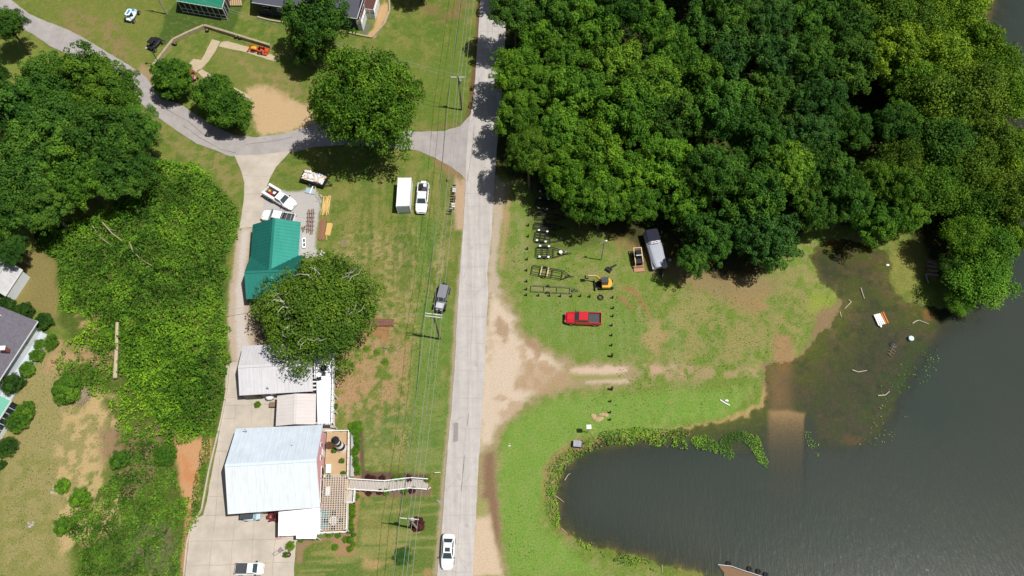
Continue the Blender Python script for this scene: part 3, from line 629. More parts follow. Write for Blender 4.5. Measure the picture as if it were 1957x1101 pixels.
def tree(px, py, rpx, h, tone, label, group=None, kind='n', name='broadleaf_tree', cat='tree', squash=1.0, jitter=True):
    """px,py: crown centre in the photo, rpx its radius there, h tree height; the trunk stands below it on the ground"""
    z = h*.68; p = at(px, py, z); sc_ = FPX/depth((p.x, p.y, z)); R = rpx/sc_
    vi = {'n': VAR, 'b': VARB, 's': VARS, 'r': VARR}[kind]; me, L = rt.choice(vi)
    g0 = WZ-.3 if (0 < p.x and sdist(np.array([proj(p.x, p.y)[0]]), np.array([proj(p.x, p.y)[1]]), WATER)[0] > 0) else 0
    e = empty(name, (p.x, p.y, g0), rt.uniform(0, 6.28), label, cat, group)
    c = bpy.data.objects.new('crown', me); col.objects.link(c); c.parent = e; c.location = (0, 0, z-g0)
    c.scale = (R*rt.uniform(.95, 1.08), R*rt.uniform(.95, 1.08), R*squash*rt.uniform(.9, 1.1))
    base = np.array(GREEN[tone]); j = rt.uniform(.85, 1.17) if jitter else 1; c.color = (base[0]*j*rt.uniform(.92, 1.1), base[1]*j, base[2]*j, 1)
    key = (kind, round(h), round(R), vi.index((me, L)))
    if key not in TRUNKS: TRUNKS[key] = trunk_mesh(h, R, L, rt, .05*R+.06, .8, z).build('trunk', m_bark, e).data
    else:
        t = bpy.data.objects.new('trunk', TRUNKS[key]); col.objects.link(t); t.parent = e
    return e
FOREST = [(985, 25, 46, 'dark'), (1060, 15, 50, 'dark'), (1028, 70, 42, 'bright'), (985, 138, 50, 'bright'), (1078, 112, 40, 'mid'), (1130, 55, 55, 'mid'), (1185, 15, 45, 'dark'), (990, 225, 46, 'mid'), (1050, 165, 46, 'mid'), (1110, 185, 52, 'mid'), (1170, 130, 58, 'mid'),
 (1012, 292, 44, 'mid'), (1070, 255, 48, 'mid'), (1130, 288, 56, 'bright'), (1190, 225, 62, 'mid'), (1075, 330, 46, 'bright'), (1245, 45, 46, 'mid'), (1280, 105, 50, 'mid'), (1335, 55, 48, 'dark'), (1250, 165, 58, 'mid'), (1325, 155, 56, 'mid'), (1290, 235, 58, 'dark'), (1185, 335, 54, 'bright'), (1112, 395, 34, 'mid'),
 (1215, 388, 42, 'mid'), (1270, 315, 58, 'bright'), (1312, 388, 50, 'mid'), (1350, 462, 52, 'dark'), (1322, 500, 30, 'dark'), (1370, 325, 54, 'dark'), (1395, 20, 48, 'dark'), (1400, 115, 58, 'blue'), (1380, 215, 60, 'dark'), (1445, 270, 54, 'dark'), (1462, 40, 50, 'blue'), (1490, 115, 50, 'blue'),
 (1472, 185, 54, 'dark'), (1435, 375, 66, 'dark'), (1465, 462, 60, 'blue'), (1105, 350, 48, 'bright'), (1150, 385, 42, 'mid'), (1400, 440, 50, 'blue'), (1500, 330, 56, 'mid'), (1540, 262, 50, 'blue'), (1560, 195, 54, 'blue'), (1545, 112, 50, 'dark'), (1540, 35, 50, 'dark'), (1582, 330, 52, 'dark'), (1560, 405, 42, 'dark'), (1615, 250, 46, 'dark'), (1635, 130, 54, 'dark'), (1615, 45, 50, 'dark'),
 (1690, 35, 52, 'olive'), (1712, 105, 54, 'yg'), (1745, 165, 50, 'bright'), (1710, 235, 40, 'dark'), (1760, 55, 48, 'olive'), (1825, 25, 46, 'yg'), (1805, 115, 56, 'yg'), (1790, 205, 64, 'olive'), (1865, 95, 48, 'yg'), (1905, 135, 44, 'yg'), (1935, 190, 42, 'yg'),
 (1860, 180, 56, 'olive'), (1875, 265, 58, 'olive'), (1800, 285, 58, 'dark'), (1725, 310, 38, 'olive'), (1662, 355, 44, 'mid'), (1625, 385, 40, 'dark'), (1672, 425, 46, 'ever'), (1725, 415, 42, 'mid'), (1725, 360, 44, 'mid'), (1790, 365, 48, 'mid'), (1850, 335, 54, 'olive'), (1925, 300, 50, 'yg'), (1935, 385, 50, 'olive'), (1870, 405, 52, 'mid'), (1840, 455, 36, 'bright'), (1890, 478, 44, 'mid'), (1930, 455, 36, 'yg')]
ORD = ['first', 'second', 'third', 'fourth', 'fifth', 'sixth', 'seventh', 'eighth', 'ninth', 'tenth', 'eleventh', 'twelfth', 'thirteenth', 'fourteenth', 'fifteenth', 'sixteenth', 'seventeenth', 'eighteenth', 'nineteenth', 'twentieth']
TW = dict(bright='bright green', mid='mid green', dark='dark green', blue='bluish dark green', yg='yellow green', olive='olive green', ever='deep green', deep='very dark green')
bands = {}
for t in sorted(FOREST): bands.setdefault(min(6, int(t[1]//75)), []).append(t)
BN = ['top row', 'second row down', 'third row down', 'fourth row down', 'fifth row down', 'sixth row down', 'lowest row']
for b_, L_ in bands.items():
    for i, (x, y, r, tn) in enumerate(L_):
        pos = ORD[i]+' from the road'
        lake = tn in ('yg', 'olive') or (x > 1780)
        tree(x, y, r*1.04, rt.uniform(8, 10.5) if y > 385 or (y > 340 and x < 1150) else (rt.uniform(11, 17) if x < 1600 else rt.uniform(10, 14)), tn, f"{TW[tn]} woodland tree, {pos}, {BN[b_]}", 'woodland trees between road and lake', 's' if lake and rt.random() < .7 else 'n', squash=1.3)
# deep background trees beyond the top edge so that the wood continues
for i, (x, y, r) in enumerate(((1010, -70, 50), (1110, -60, 55), (1220, -75, 55), (1330, -60, 55), (1440, -75, 55), (1550, -65, 55), (1660, -60, 55), (1770, -70, 55), (1860, -60, 45))):
    tree(x, y, r*1.15, 15, 'dark', f'woodland tree cut by the top edge, {ORD[i]} from the road', 'trees at the top edge')
# willow-like tree at the water's edge
tree(1878, 535, 58, 7.5, 'bright', 'bright green willowy tree leaning over the lake beside the wrecked dock', None, 's', name='willow_tree', squash=.8)
tree(1822, 508, 30, 6, 'deep', 'small dark shrubby tree on the shore left of the willow', None, 's')
tree(1835, 580, 26, 4, 'mid', 'low green shrubby tree at the water under the willow', None, 's')
# west wood
WEST = [(15, 50, 34, 'dark', 11), (-20, 150, 40, 'deep', 10), (92, 168, 54, 'dark', 14), (25, 215, 62, 'dark', 14), (168, 150, 58, 'mid', 15), (222, 178, 48, 'mid', 14), (115, 250, 66, 'dark', 15), (205, 262, 66, 'dark', 15), (262, 250, 44, 'dark', 14), (55, 330, 64, 'dark', 14), (145, 335, 62, 'mid', 14), (235, 330, 52, 'dark', 13), (20, 410, 54, 'dark', 12), (90, 400, 46, 'dark', 11), (-30, 300, 50, 'dark', 12), (25, 480, 30, 'deep', 8)]
WL = ['small dark green tree overhanging the road in the top left corner', 'very dark green tree cut by the left edge above the wood', 'dark green tree at the upper left of the west wood', 'dark green tree at the left edge in the west wood near its top', 'mid green tree at the top of the west wood beside the road bend', 'mid green tree at the upper right of the west wood overhanging the road', 'dark green tree in the upper middle of the west wood', 'large dark green tree right of centre in the west wood', 'dark green tree at the right tip of the west wood by the curving road', 'dark green tree left of centre in the west wood', 'mid green tree in the middle of the west wood above the vines', 'dark green tree at the lower right of the west wood over the vines', 'dark green tree at the lower left of the west wood', 'dark green tree at the bottom middle of the west wood', 'dark tree cut by the left edge halfway down the west wood', 'very dark tree over the metal shed roof at the left edge']
for (x, y, r, tn, h), lb in zip(WEST, WL): tree(x, y, r*1.08, h*rt.uniform(.85, 1.1), tn, lb, 'trees of the west wood', squash=1.2)
# single trees
tree(707, 208, 112, 15.5, 'mid', 'huge round green tree overhanging the side road left of the main road', None, 'b', squash=1.45, jitter=False)
tree(604, 42, 68, 12, 'dark', 'dark green tree in front of the grey shingle roofed house', None, 'n', squash=1.15)
tree(590, 92, 38, 8, 'deep', 'small dark tree tucked between the dark tree and the huge round one', None, 'n')
tree(800, -45, 36, 9, 'deep', 'dark tree above the top edge that shades the lawn beside the tan path', None, 'n')
tree(330, 150, 43, 6.5, 'ever', 'rounded evergreen tree by the road beside the red mower', 'rounded evergreens by the bend', 'r', name='evergreen_tree', squash=1.15)
tree(409, 183, 42, 6.5, 'ever', 'upper left one of two merged rounded evergreens below the slab path', 'rounded evergreens by the bend', 'r', name='evergreen_tree')
tree(441, 213, 44, 6.5, 'ever', 'lower right one of two merged rounded evergreens below the slab path', 'rounded evergreens by the bend', 'r', name='evergreen_tree')
# the old oak with pale bare limbs
me_oak, LO = crown_mesh('crown', 901, nl=44, ns=15, nlf=64, leaf=.034, lobe=.21, sub=.095, flat=.62, zmin=-.1, shaggy=.25, hollow=.08)
z = 8.2; p = at(612, 585, z); R = 132/(FPX/depth((p.x, p.y, z)))
oak = empty('oak_tree', (p.x, p.y, 0), .6, 'spreading olive green oak with pale bare limbs over the green and white roofs', 'tree')
c = bpy.data.objects.new('crown', me_oak); col.objects.link(c); c.parent = oak; c.location = (0, 0, z-1.9); c.scale = (R, R*.98, R*.85); c.color = (.075, .145, .016, 1)
m = M(); m.path([(0, 0, 0), (.1, .1, 3), (0, 0, 5)], .55, 10, .4); ro = random.Random(5); md = M()
for i in range(16):
    a = i*.393+ro.uniform(-.15, .15); l = R*ro.uniform(.38, .62)
    pts = [(0, 0, 3.5), (l*.3*math.cos(a), l*.3*math.sin(a), 6.2)]; x, y, zz = pts[-1]
    for k in range(5):
        a += ro.uniform(-.35, .35); x += l*.15*math.cos(a); y += l*.15*math.sin(a); zz += ro.uniform(.45, .95); pts.append((x, y, zz))
        if k > 0:
            b = a+ro.choice((-1, 1))*ro.uniform(.6, 1.1); q = [(x, y, zz), (x+1.1*math.cos(b), y+1.1*math.sin(b), zz+.5), (x+1.9*math.cos(b+.3), y+1.9*math.sin(b+.3), zz+1.1)]
            m.path(q, .07, 5, .02)
    m.path(pts, .26, 6, .07)
m.build('trunk', m_deadbark, oak)
# ------------------------------------------------------------------ vines, shrubs, marsh plants
def cover(name, poly, dens, size, tint, seed, hfun, mat_, gate=None, rag=1.0, base=0, spread=.6):
    """ground cover of loose leaves over a photo polygon; gate = noise threshold leaving gaps"""
    rng = np.random.default_rng(seed); Pp = np.array(poly); W = [at(x, y) for x, y in poly]
    x0, x1 = min(p.x for p in W)-1, max(p.x for p in W)+1; y0, y1 = min(p.y for p in W)-1, max(p.y for p in W)+1
    n = int((x1-x0)*(y1-y0)*dens); x = rng.uniform(x0, x1, n); y = rng.uniform(y0, y1, n); px, py = proj(x, y)
    d = sdist(px, py, poly)/11+(fbm(x*.6, y*.6, seed)-.5)*3*rag
    k = d > 0
    if gate is not None: k &= fbm(x*.45, y*.45, seed+3) > gate-.25*np.clip(d*.12, 0, 1)
    x, y, d = x[k], y[k], d[k]; z = hfun(x, y, d)
    e = .25; gx = (hfun(x+e, y, d)-z)/e; gy = (hfun(x, y+e, d)-z)/e
    nn = np.stack([-gx, -gy, np.ones_like(x)], 1); nn /= np.linalg.norm(nn, axis=1)[:, None]
    cen = np.stack([x, y, base+z*rng.uniform(.55, 1.05, len(x))+rng.uniform(0, .15, len(x))], 1)
    V, F = leaves(cen, nn, np.full(len(x), size), rng, spread)
    g = np.clip(.5+(fbm(x*.16, y*.16, seed+9)-.5)*1.4+(fbm(x*.7, y*.7, seed+19)-.5)*1.1+rng.normal(0, .15, len(x)), 0, 1)
    o = npmesh(name, V, F, mat_); vattr(o.data, 'leafvar', np.repeat(g, 4)); o['kind'] = 'stuff'; return o
def kh(x, y, d):
    a = fbm(x*.33, y*.33, 71, 3); b = fbm(x*1.1, y*1.1, 73, 3)
    return np.clip(d*.6, 0, 1)*(.15+np.clip(a-.35, 0, 1)*5.0)+np.clip(b-.36, 0, 1)*2.8*np.clip(d, 0, 1)+.05
m_kud = leafmat('vine_leaves', (.095, .215, .02), .6, .2, False); m_kud2 = leafmat('vine_leaves_light', (.14, .29, .02), .5, .2, False)
def cov(o, label, cat): o['label'] = label; o['category'] = cat; return o
KUD_A = [(150, 420), (230, 390), (310, 308), (380, 318), (440, 380), (460, 400), (454, 440), (434, 520), (432, 600), (436, 700), (424, 790), (408, 832), (350, 845), (290, 800), (245, 730), (240, 660), (190, 640), (150, 600), (118, 590), (112, 500), (65, 470), (70, 430)]
cov(cover('vine_thicket', KUD_A, 38, .36, 0, 11, kh, m_kud, None), 'dense bright green vines smothering the bank left of the driveway', 'vines')
KUD_B = [(240, 590), (330, 620), (400, 720), (400, 800), (340, 860), (230, 820), (210, 760), (130, 760), (100, 690), (150, 640), (200, 600)]
cov(cover('weed_patch', KUD_B, 28, .32, 0, 12, lambda x, y, d: .3+np.clip(fbm(x*.8, y*.8, 5)-.36, 0, 1)*4.2, m_kud2, .42), 'patchy bright green weeds around the fallen pole', 'weeds')
KUD_C = [(230, 800), (330, 850), (345, 930), (375, 990), (350, 1060), (350, 1150), (140, 1150), (150, 1060), (110, 1000), (140, 950), (210, 930), (240, 870)]
cov(cover('weed_patch', KUD_C, 34, .32, 0, 13, lambda x, y, d: .12+np.clip(fbm(x*.7, y*.7, 6)-.38, 0, 1)*2.4, m_kud, .43), 'leafy green scrub with bare gaps in the lower left field', 'weeds')
m_dry = leafmat('scrub_leaves', (.13, .15, .03), .5, .2, False)
cov(cover('weed_patch', [(390, 835), (402, 838), (405, 870), (390, 920), (384, 975), (375, 990), (366, 985), (370, 930), (382, 880)], 70, .22, 0, 14, lambda x, y, d: .35+0*x, m_kud, None, .3), 'narrow green hedge of groundcover along the concrete edge beside the orange clay', 'ground cover')
# marsh plants along the inlet
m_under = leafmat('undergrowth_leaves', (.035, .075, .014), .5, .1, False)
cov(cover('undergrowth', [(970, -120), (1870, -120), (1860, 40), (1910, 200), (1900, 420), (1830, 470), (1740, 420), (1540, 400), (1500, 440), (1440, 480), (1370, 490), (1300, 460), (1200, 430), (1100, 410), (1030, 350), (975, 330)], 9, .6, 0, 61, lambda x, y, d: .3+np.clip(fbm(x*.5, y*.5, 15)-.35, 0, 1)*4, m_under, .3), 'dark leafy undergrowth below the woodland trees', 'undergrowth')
m_mar = leafmat('marsh_leaves', (.15, .31, .03), .5, .2, False)
mh = lambda x, y, d: .15+np.clip(fbm(x*1.2, y*1.2, 8)-.4, 0, 1)*.9
cov(cover('marsh_plants', [(1045, 900), (1062, 874), (1100, 850), (1150, 822), (1230, 818), (1300, 820), (1330, 836), (1350, 860), (1300, 858), (1240, 850), (1160, 850), (1120, 865), (1095, 882), (1076, 905), (1062, 945), (1066, 975), (1080, 1005), (1120, 1035), (1170, 1052), (1250, 1075), (1260, 1095), (1200, 1085), (1110, 1045), (1065, 1015), (1040, 970)], 34, .24, 0, 21, mh, m_mar, .43, .3, WZ+.1), 'green marsh plants fringing the curved bank of the inlet', 'marsh plants')
m_reed = leafmat('dry_reeds', (.26, .20, .11), .4, .1, False)
cov(cover('dry_reeds', [(1040, 900), (1060, 868), (1100, 842), (1180, 830), (1330, 822), (1300, 840), (1180, 848), (1110, 865), (1076, 900), (1060, 945), (1066, 985), (1100, 1025), (1180, 1060), (1170, 1068), (1080, 1035), (1045, 985)], 12, .3, 0, 25, lambda x, y, d: .12+0*x, m_reed, .5, .3, WZ+.15, 1.2), 'dry brown reeds and debris tangled along the inlet bank', 'reeds')
for i, (pl, lb) in enumerate((([(1372, 850), (1385, 828), (1420, 822), (1450, 832), (1458, 855), (1470, 880), (1468, 895), (1452, 885), (1438, 858), (1420, 842), (1398, 846), (1405, 870), (1392, 880), (1378, 868)], 'bright green horseshoe of floating weed left of the boat ramp'), ([(1310, 835), (1350, 830), (1375, 845), (1372, 868), (1350, 860), (1325, 850)], 'bright floating weed between the bank and the horseshoe patch'), ([(1538, 822), (1552, 822), (1568, 850), (1566, 875), (1556, 868), (1540, 850)], 'pale speckled water plants at the right side of the boat ramp'))):
    cov(cover('floating_weed', pl, 60 if i < 2 else 14, .2, 0, 31+i, lambda x, y, d: .06+0*x, m_mar, .33 if i < 2 else .42, .12, WZ+.02), lb, 'water plants')
cov(cover('floating_weed', [(1690, 700), (1750, 680), (1790, 640), (1800, 690), (1760, 760), (1700, 850), (1640, 850), (1680, 780)], 3.2, .2, 0, 35, lambda x, y, d: .03+0*x, m_mar, .53, .6, WZ+.02), 'sparse submerged green weed drifting in the shallows right of the ramp', 'water plants')
# grass tufts on the lawns, far too many to count
m_tuft = leafmat('grass_blades', (.14, .19, .04), .6, .15, False)
def tufts(name, poly, dens, seed, lb, sz=.17, gate=.5):
    cov(cover(name, poly, dens, sz, 0, seed, lambda x, y, d: .05+0*x, m_tuft, gate, 1.0, 0, .8), lb, 'grass')
tufts('grass', [(0, 620), (110, 650), (190, 745), (215, 800), (150, 950), (130, 1101), (0, 1101), (20, 900)], 5, 41, 'tufts of rough grass in the dry field at lower left')
tufts('grass', [(640, 380), (870, 400), (860, 600), (850, 880), (700, 890), (640, 800)], 5, 42, 'rough grass tufts on the lawn west of the main road')
tufts('grass', [(960, 420), (1150, 480), (1300, 540), (1600, 560), (1470, 740), (1300, 800), (1100, 830), (960, 1000), (990, 1101), (1030, 1101), (1010, 900), (1200, 680), (1000, 600)], 3.5, 43, 'grass tufts across the mown meadow east of the road')
def shrub(px, py, rpx, tone, label, h=None, kind='r', name='shrub', group=None, squash=1.0, z=None):
    p = at(px, py, .6 if z is None else z); R = rpx/(FPX/depth((p.x, p.y, .6))); me, L = rt.choice({'r': VARR, 's': VARS, 'n': VAR}[kind])
    e = empty(name, (p.x, p.y, 0), rt.uniform(0, 6), label, 'shrub', group)
    c = bpy.data.objects.new('foliage', me); col.objects.link(c); c.parent = e; c.location = (0, 0, R*.75*squash+(z or 0)*.0); c.scale = (R*1.1, R*1.1, R*squash)
    c.color = (*GREEN[tone], 1)
    m = M()
    for k in range(4): m.tube((0, 0, 0), (math.cos(k*1.6)*R*.4, math.sin(k*1.6)*R*.4, R*.8), .05, .02, 5)
    m.build('stem', m_bark, e); return e
# ------------------------------------------------------------------ buildings
m_white = mat('white_paint', (.8, .8, .79), .5); m_trim = mat('white_trim', (.74, .74, .73), .6)
m_wroof = mat('white_metal_roof', (.62, .67, .68), .45, noise=.04, nscale=.6); m_groof = mat('pale_metal_roof', (.54, .53, .545), .5, noise=.05, nscale=.5)
m_croof = mat('cream_metal_roof', (.56, .52, .50), .5, noise=.03, nscale=.6); m_wroof_shade = mat('white_metal_roof_shade', (.57, .64, .71), .45, noise=.08, nscale=.5)
m_teal = mat('green_metal_roof', tuple(s2l((56, 152, 136))*.9), .5, metal=.7, spec=.6, noise=.05, nscale=.4)
m_teal2 = mat('green_metal_roof_house', tuple(s2l((40, 142, 112))*.7), .5, noise=.08, nscale=.4)
m_shing = mat('grey_shingles', tuple(s2l((92, 94, 106))*.75), .9, noise=.18, nscale=3.5, bump=.5)
m_shing2 = mat('purple_grey_shingles', tuple(s2l((118, 114, 124))*.72), .9, noise=.2, nscale=2.2, bump=.5)
m_pink = mat('pink_siding', tuple(s2l((236, 180, 186))*.8), .7, noise=.04, nscale=1); m_lav = mat('lavender_siding', tuple(s2l((150, 142, 160))*.7), .7)
m_navy = mat('navy_siding', (.018, .025, .06), .6); m_brown = mat('red_brown_siding', (.10, .045, .035), .8); m_wall = mat('white_siding', (.62, .66, .69), .7, noise=.03, nscale=1)
m_dark = mat('dark_screen_interior', (.015, .016, .018), .4); m_glass = mat('window_glass', (.03, .045, .06), .08, spec=.8)
m_deck = mat('tan_deck_boards', alb((208, 178, 138)), .85, noise=.1, nscale=2); m_wdeck = mat('white_deck_boards', (.74, .76, .78), .7, noise=.05, nscale=1.5)
m_walk = mat('bleached_boards', alb((214, 206, 196)), .85, noise=.10, nscale=2); m_tan = mat('weathered_timber', alb((196, 180, 150)), .9, noise=.2, nscale=2)
m_black = mat('black_metal', (.018, .018, .02), .5); m_rub = mat('rubber', (.022, .022, .022), .9); m_steel = mat('galvanised_steel', (.42, .43, .44), .45, metal=.4)
m_wood = mat('rough_wood', (.20, .14, .09), .9, noise=.3, nscale=3)
for q_ in (m_wroof, m_groof, m_wroof_shade): streak(q_, 5, .25, .10)
streak(m_teal, 3, .4, .08); streak(m_croof, .3, 3, .08)
class Frame:
    """local frame of a building: origin = world centroid of its footprint"""
    def __init__(s, name, pts, label, cat='building'):
        s.c = sum((Vector((p.x, p.y, 0)) for p in pts), Vector())/len(pts)
        s.root = empty(name, s.c, 0, label, cat)
    def l(s, p, z=None): return Vector((p.x-s.c.x, p.y-s.c.y, p.z if z is None else z))
def lerp(a, b, t): return a+(b-a)*t
def inset(q, o):
    c = sum(q, Vector())/len(q); r = []
    for i, p in enumerate(q):
        a = (q[i-1]-p).normalized(); b = (q[(i+1) % len(q)]-p).normalized(); r.append(p+(a+b)*o)
    return r
def window(root, p, along, w_=1.0, h_=1.1, fr=m_trim):
    """window on a wall at p (centre), along = unit wall direction, outward = right of along"""
    along = Vector(along).normalized(); out_ = Vector((along.y, -along.x, 0)); rz = math.atan2(along.y, along.x)
    f = M().box(p+out_*.03, (w_+.2, .08, h_+.2), rz).build('window', fr, root)
    M().box(p+out_*.075, (w_, .03, h_), rz).build('pane', m_glass, f); return f
def door(root, p, along, w_=.95, h_=2.05, m_=None):
    along = Vector(along).normalized(); out_ = Vector((along.y, -along.x, 0)); rz = math.atan2(along.y, along.x)
    d = M().box(p+out_*.03, (w_, .07, h_), rz).build('door', m_ or m_trim, root)
    M().ball(p+out_*.09+along*w_*.38, .04, 6).build('handle', m_steel, d); return d
def roof_plane(m, a, b, c, d, t=.08, rib=.9, rh=.05, rw=.06, mi=0):
    """a,b eave ends, c,d ridge ends (b->c, a->d rakes); ribs run from eave to ridge"""
    m.slab([a, b, c, d], t, mi)
    if rib:
        n = (b-a).cross(d-a).normalized(); n = n if n.z > 0 else -n; k = max(2, int((b-a).length/rib))
        for i in range(k+1):
            p, q = lerp(a, b, i/k), lerp(d, c, i/k); m.bar(p+n*rh*.5, q+n*rh*.5, rw, rh, mi)
def gable(F, q, eave, rise, m_roof, m_wall_, over=.35, rib=.9, two=None, wallname='wall', gout=.25, walls=True, t=.1):
    """q world eave corners A,B,C,D; A-B and D-C are eaves. returns wall corners (local)"""
    A, B, C_, D = [F.l(p, eave) for p in q]; r0, r1 = lerp(A, D, .5), lerp(B, C_, .5); r0.z = r1.z = eave+rise
    m1 = M(); roof_plane(m1, A, B, r1, r0, t, rib); m2 = M(); roof_plane(m2, C_, D, r0, r1, t, rib)
    if two: m1.build('roof', m_roof, F.root); m2.build('roof', two, F.root)
    else:
        for i, f in enumerate(m2.f): pass
        m1.add(m2.v, m2.f); m1.build('roof', m_roof, F.root)
    M().bar(r0+Vector((0, 0, .05)), r1+Vector((0, 0, .05)), .4, .06).build('ridge_cap', two or m_roof, F.root)
    W = inset([A, B, C_, D], over); 
    if walls:
        m = M(); h = eave-.12
        m.prism([(p.x, p.y) for p in W], -.1, h)
        s_ = rise*(1-2*over/max(.1, (D-A).length))
        for a, b in ((W[0], W[3]), (W[1], W[2])):
            mid_ = lerp(a, b, .5); o_ = (W[0]-W[1]).normalized()*.08*(1 if a is W[0] else -1)
            P = [Vector((a.x, a.y, h-.01)), Vector((b.x, b.y, h-.01)), Vector((mid_.x, mid_.y, h+s_-.05))]
            m.add([p-o_*0 for p in P]+[p-o_ for p in P], [(0, 1, 2), (5, 4, 3), (0, 3, 4, 1), (1, 4, 5, 2), (2, 5, 3, 0)])
        m.build(wallname, m_wall_, F.root)
    return W
def fascia(F, pts, z, m_=m_trim, ht=.2, wd_=.06):
    m = M()
    for a, b in zip(pts[:-1], pts[1:]):
        m.bar(Vector((a.x, a.y, z)), Vector((b.x, b.y, z)), wd_, ht)
    m.build('fascia', m_, F.root)
# --- big white roofed building
E = 3.9; q = [at(436, 983, E), at(612, 970, E), at(617, 812, E), at(452, 819, E)]
big = Frame('house', q, 'large white metal roofed building with pink east wall above the concrete forecourt')
W = gable(big, q, E, 3.05, m_wroof, m_pink, .45, 1.0, two=m_wroof_shade)  # north slope: bluer, darker copy of the white roof, shade put into its colour
S_, E_ = (W[1]-W[0]).normalized(), (W[2]-W[1]).normalized()
for t, z_ in ((.12, 1.5), (.28, 1.5), (.45, 1.5)): window(big.root, lerp(W[1], W[2], t)*1+Vector((0, 0, z_-E)), E_, 1.5, 1.3)
for t in (.62, .8): window(big.root, lerp(W[1], W[2], t)+Vector((0, 0, 2.6-E)), E_, .5, .7)
for t in (.12, .4): M().box(lerp(W[0], W[1], t)+Vector((0, -.06, 1.4-E)), (2.6, .08, 2.6), math.atan2(S_.y, S_.x)).build('dark_garage_panel', m_dark, big.root)
door(big.root, lerp(W[1], W[2], .72)+Vector((0, 0, 1.05-E)), E_)
m = M()
for (x, y) in ((470, 823), (560, 853)):
    p = big.l(at(x, y, 5.2)); M().tube((p.x, p.y, 4.8), (p.x+.0, p.y, 6.0), .07, n=6).build('vent_pipe', m_steel, big.root)
# --- low front extension
E = 3.1; q = [at(532, 1025, E), at(611, 1021, E), at(613, 971, E), at(534, 979, E)]
ext = Frame('extension', q, 'low white flat roofed extension at the south side of the big white roofed building')
L_ = [ext.l(p) for p in q]; mm = M(); roof_plane(mm, L_[0], L_[1], L_[2]+Vector((0, 0, .3)), L_[3]+Vector((0, 0, .3)), .14, 1.2, .025); mm.build('roof', m_white, ext.root)
W = inset(L_, .3); M().prism([(p.x, p.y) for p in W], -.05, E-.2).build('wall', m_wall, ext.root)
d_ = (W[1]-W[0]).normalized()
for t in (.15, .35): window(ext.root, lerp(W[0], W[1], t)+Vector((0, 0, 1.5-E)), d_, 1.1, 1.1)
door(ext.root, lerp(W[0], W[1], .6)+Vector((0, 0, 1.05-E)), d_)
E2 = 2.6; q2 = [at(566, 1030, E2), at(604, 1030, E2), at(606, 1019, E2), at(566, 1020, E2)]; L2 = [ext.l(p) for p in q2]
M().slab([p for p in L2], .12).build('porch_roof', m_trim, ext.root)
for p in L2[:2]: M().box((p.x, p.y+.2, 1.22), (.12, .12, 2.5)).build('porch_post', m_trim, ext.root)
# --- pale building with the lavender wall
E = 3.0; q = [at(458, 756, E), at(598, 748, E), at(603, 655, E), at(465, 661, E)]
pale = Frame('workshop', q, 'pale grey ribbed metal roofed building with lavender wall below the oak')
W = gable(pale, q, E, 1.5, m_groof, m_lav, .35, .55)
d_ = (W[1]-W[0]).normalized()
for t in (.42, .78, .86): window(pale.root, lerp(W[0], W[1], t)+Vector((0, 0, 1.8-E)), d_, .7, .6)
M().box(lerp(W[0], W[1], .1)+Vector((0, -.08, 1.25-E)), (2.4, .1, 2.4), math.atan2(d_.y, d_.x)).build('dark_garage_panel', m_dark, pale.root)  # dark panel painted for the shaded interior of the open carport bay
p = pale.l(at(512, 742, 3.6)); M().tube((p.x, p.y, 3.2), (p.x, p.y, 4.0), .09, n=8).build('vent_pipe', m_steel, pale.root)
# --- small cream roof between the two
E = 2.7; q = [at(603, 811, E), at(604, 753, E), at(530, 757, E), at(527, 814, E)]
sm = Frame('carport', q, 'small cream ribbed roof shed between the pale building and the big white roof')
W = gable(sm, q, E, .55, m_croof, m_wall, .3, .5)
door(sm.root, lerp(W[2], W[3], .5)+Vector((0, 0, 1.05-E)), (W[3]-W[2]))
# --- green metal building: two crossing gables
E = 3.0; q = [at(575, 425, E), at(571, 560, E), at(474, 566, E), at(483, 430, E)]
q = [at(483, 430, E), at(475, 545, E), at(566, 545, E), at(575, 425, E)]
gr = Frame('workshop', q, 'green metal roofed building beside the gravel drive, partly under the oak')
W = gable(gr, q, E, 1.7, m_teal, m_wall, .35, .6)
q = [at(471, 572, E), at(580, 566, E), at(584, 488, E), at(478.5, 491, E)]
A, B, C_, D = [gr.l(p, E) for p in q]; r0, r1 = lerp(A, D, .5), lerp(B, C_, .5); r0.z = r1.z = E+1.95
mm = M(); roof_plane(mm, A, B, r1, r0, .1, .6); roof_plane(mm, C_, D, r0, r1, .1, .6); mm.bar(r0, r1, .4, .1); mm.build('roof', m_teal, gr.root)
W = inset([A, B, C_, D], .35); mm = M().prism([(p.x, p.y) for p in W], -.1, E-.12); a, b = W[0], W[3]; md_ = lerp(a, b, .5)
mm.add([(a.x, a.y, E-.13), (b.x, b.y, E-.13), (md_.x, md_.y, E+1.6), (a.x+.1, a.y, E-.13), (b.x+.1, b.y, E-.13), (md_.x+.1, md_.y, E+1.6)], [(0, 1, 2), (5, 4, 3), (0, 3, 4, 1), (1, 4, 5, 2), (2, 5, 3, 0)])
mm.build('wall', m_brown, gr.root)
d_ = (W[1]-W[0]).normalized(); door(gr.root, lerp(W[0], W[1], .5)+Vector((0, 0, 1.05-E)), d_)
for t in (.2, .75): window(gr.root, lerp(W[0], W[1], t)+Vector((0, 0, 1.6-E)), d_)
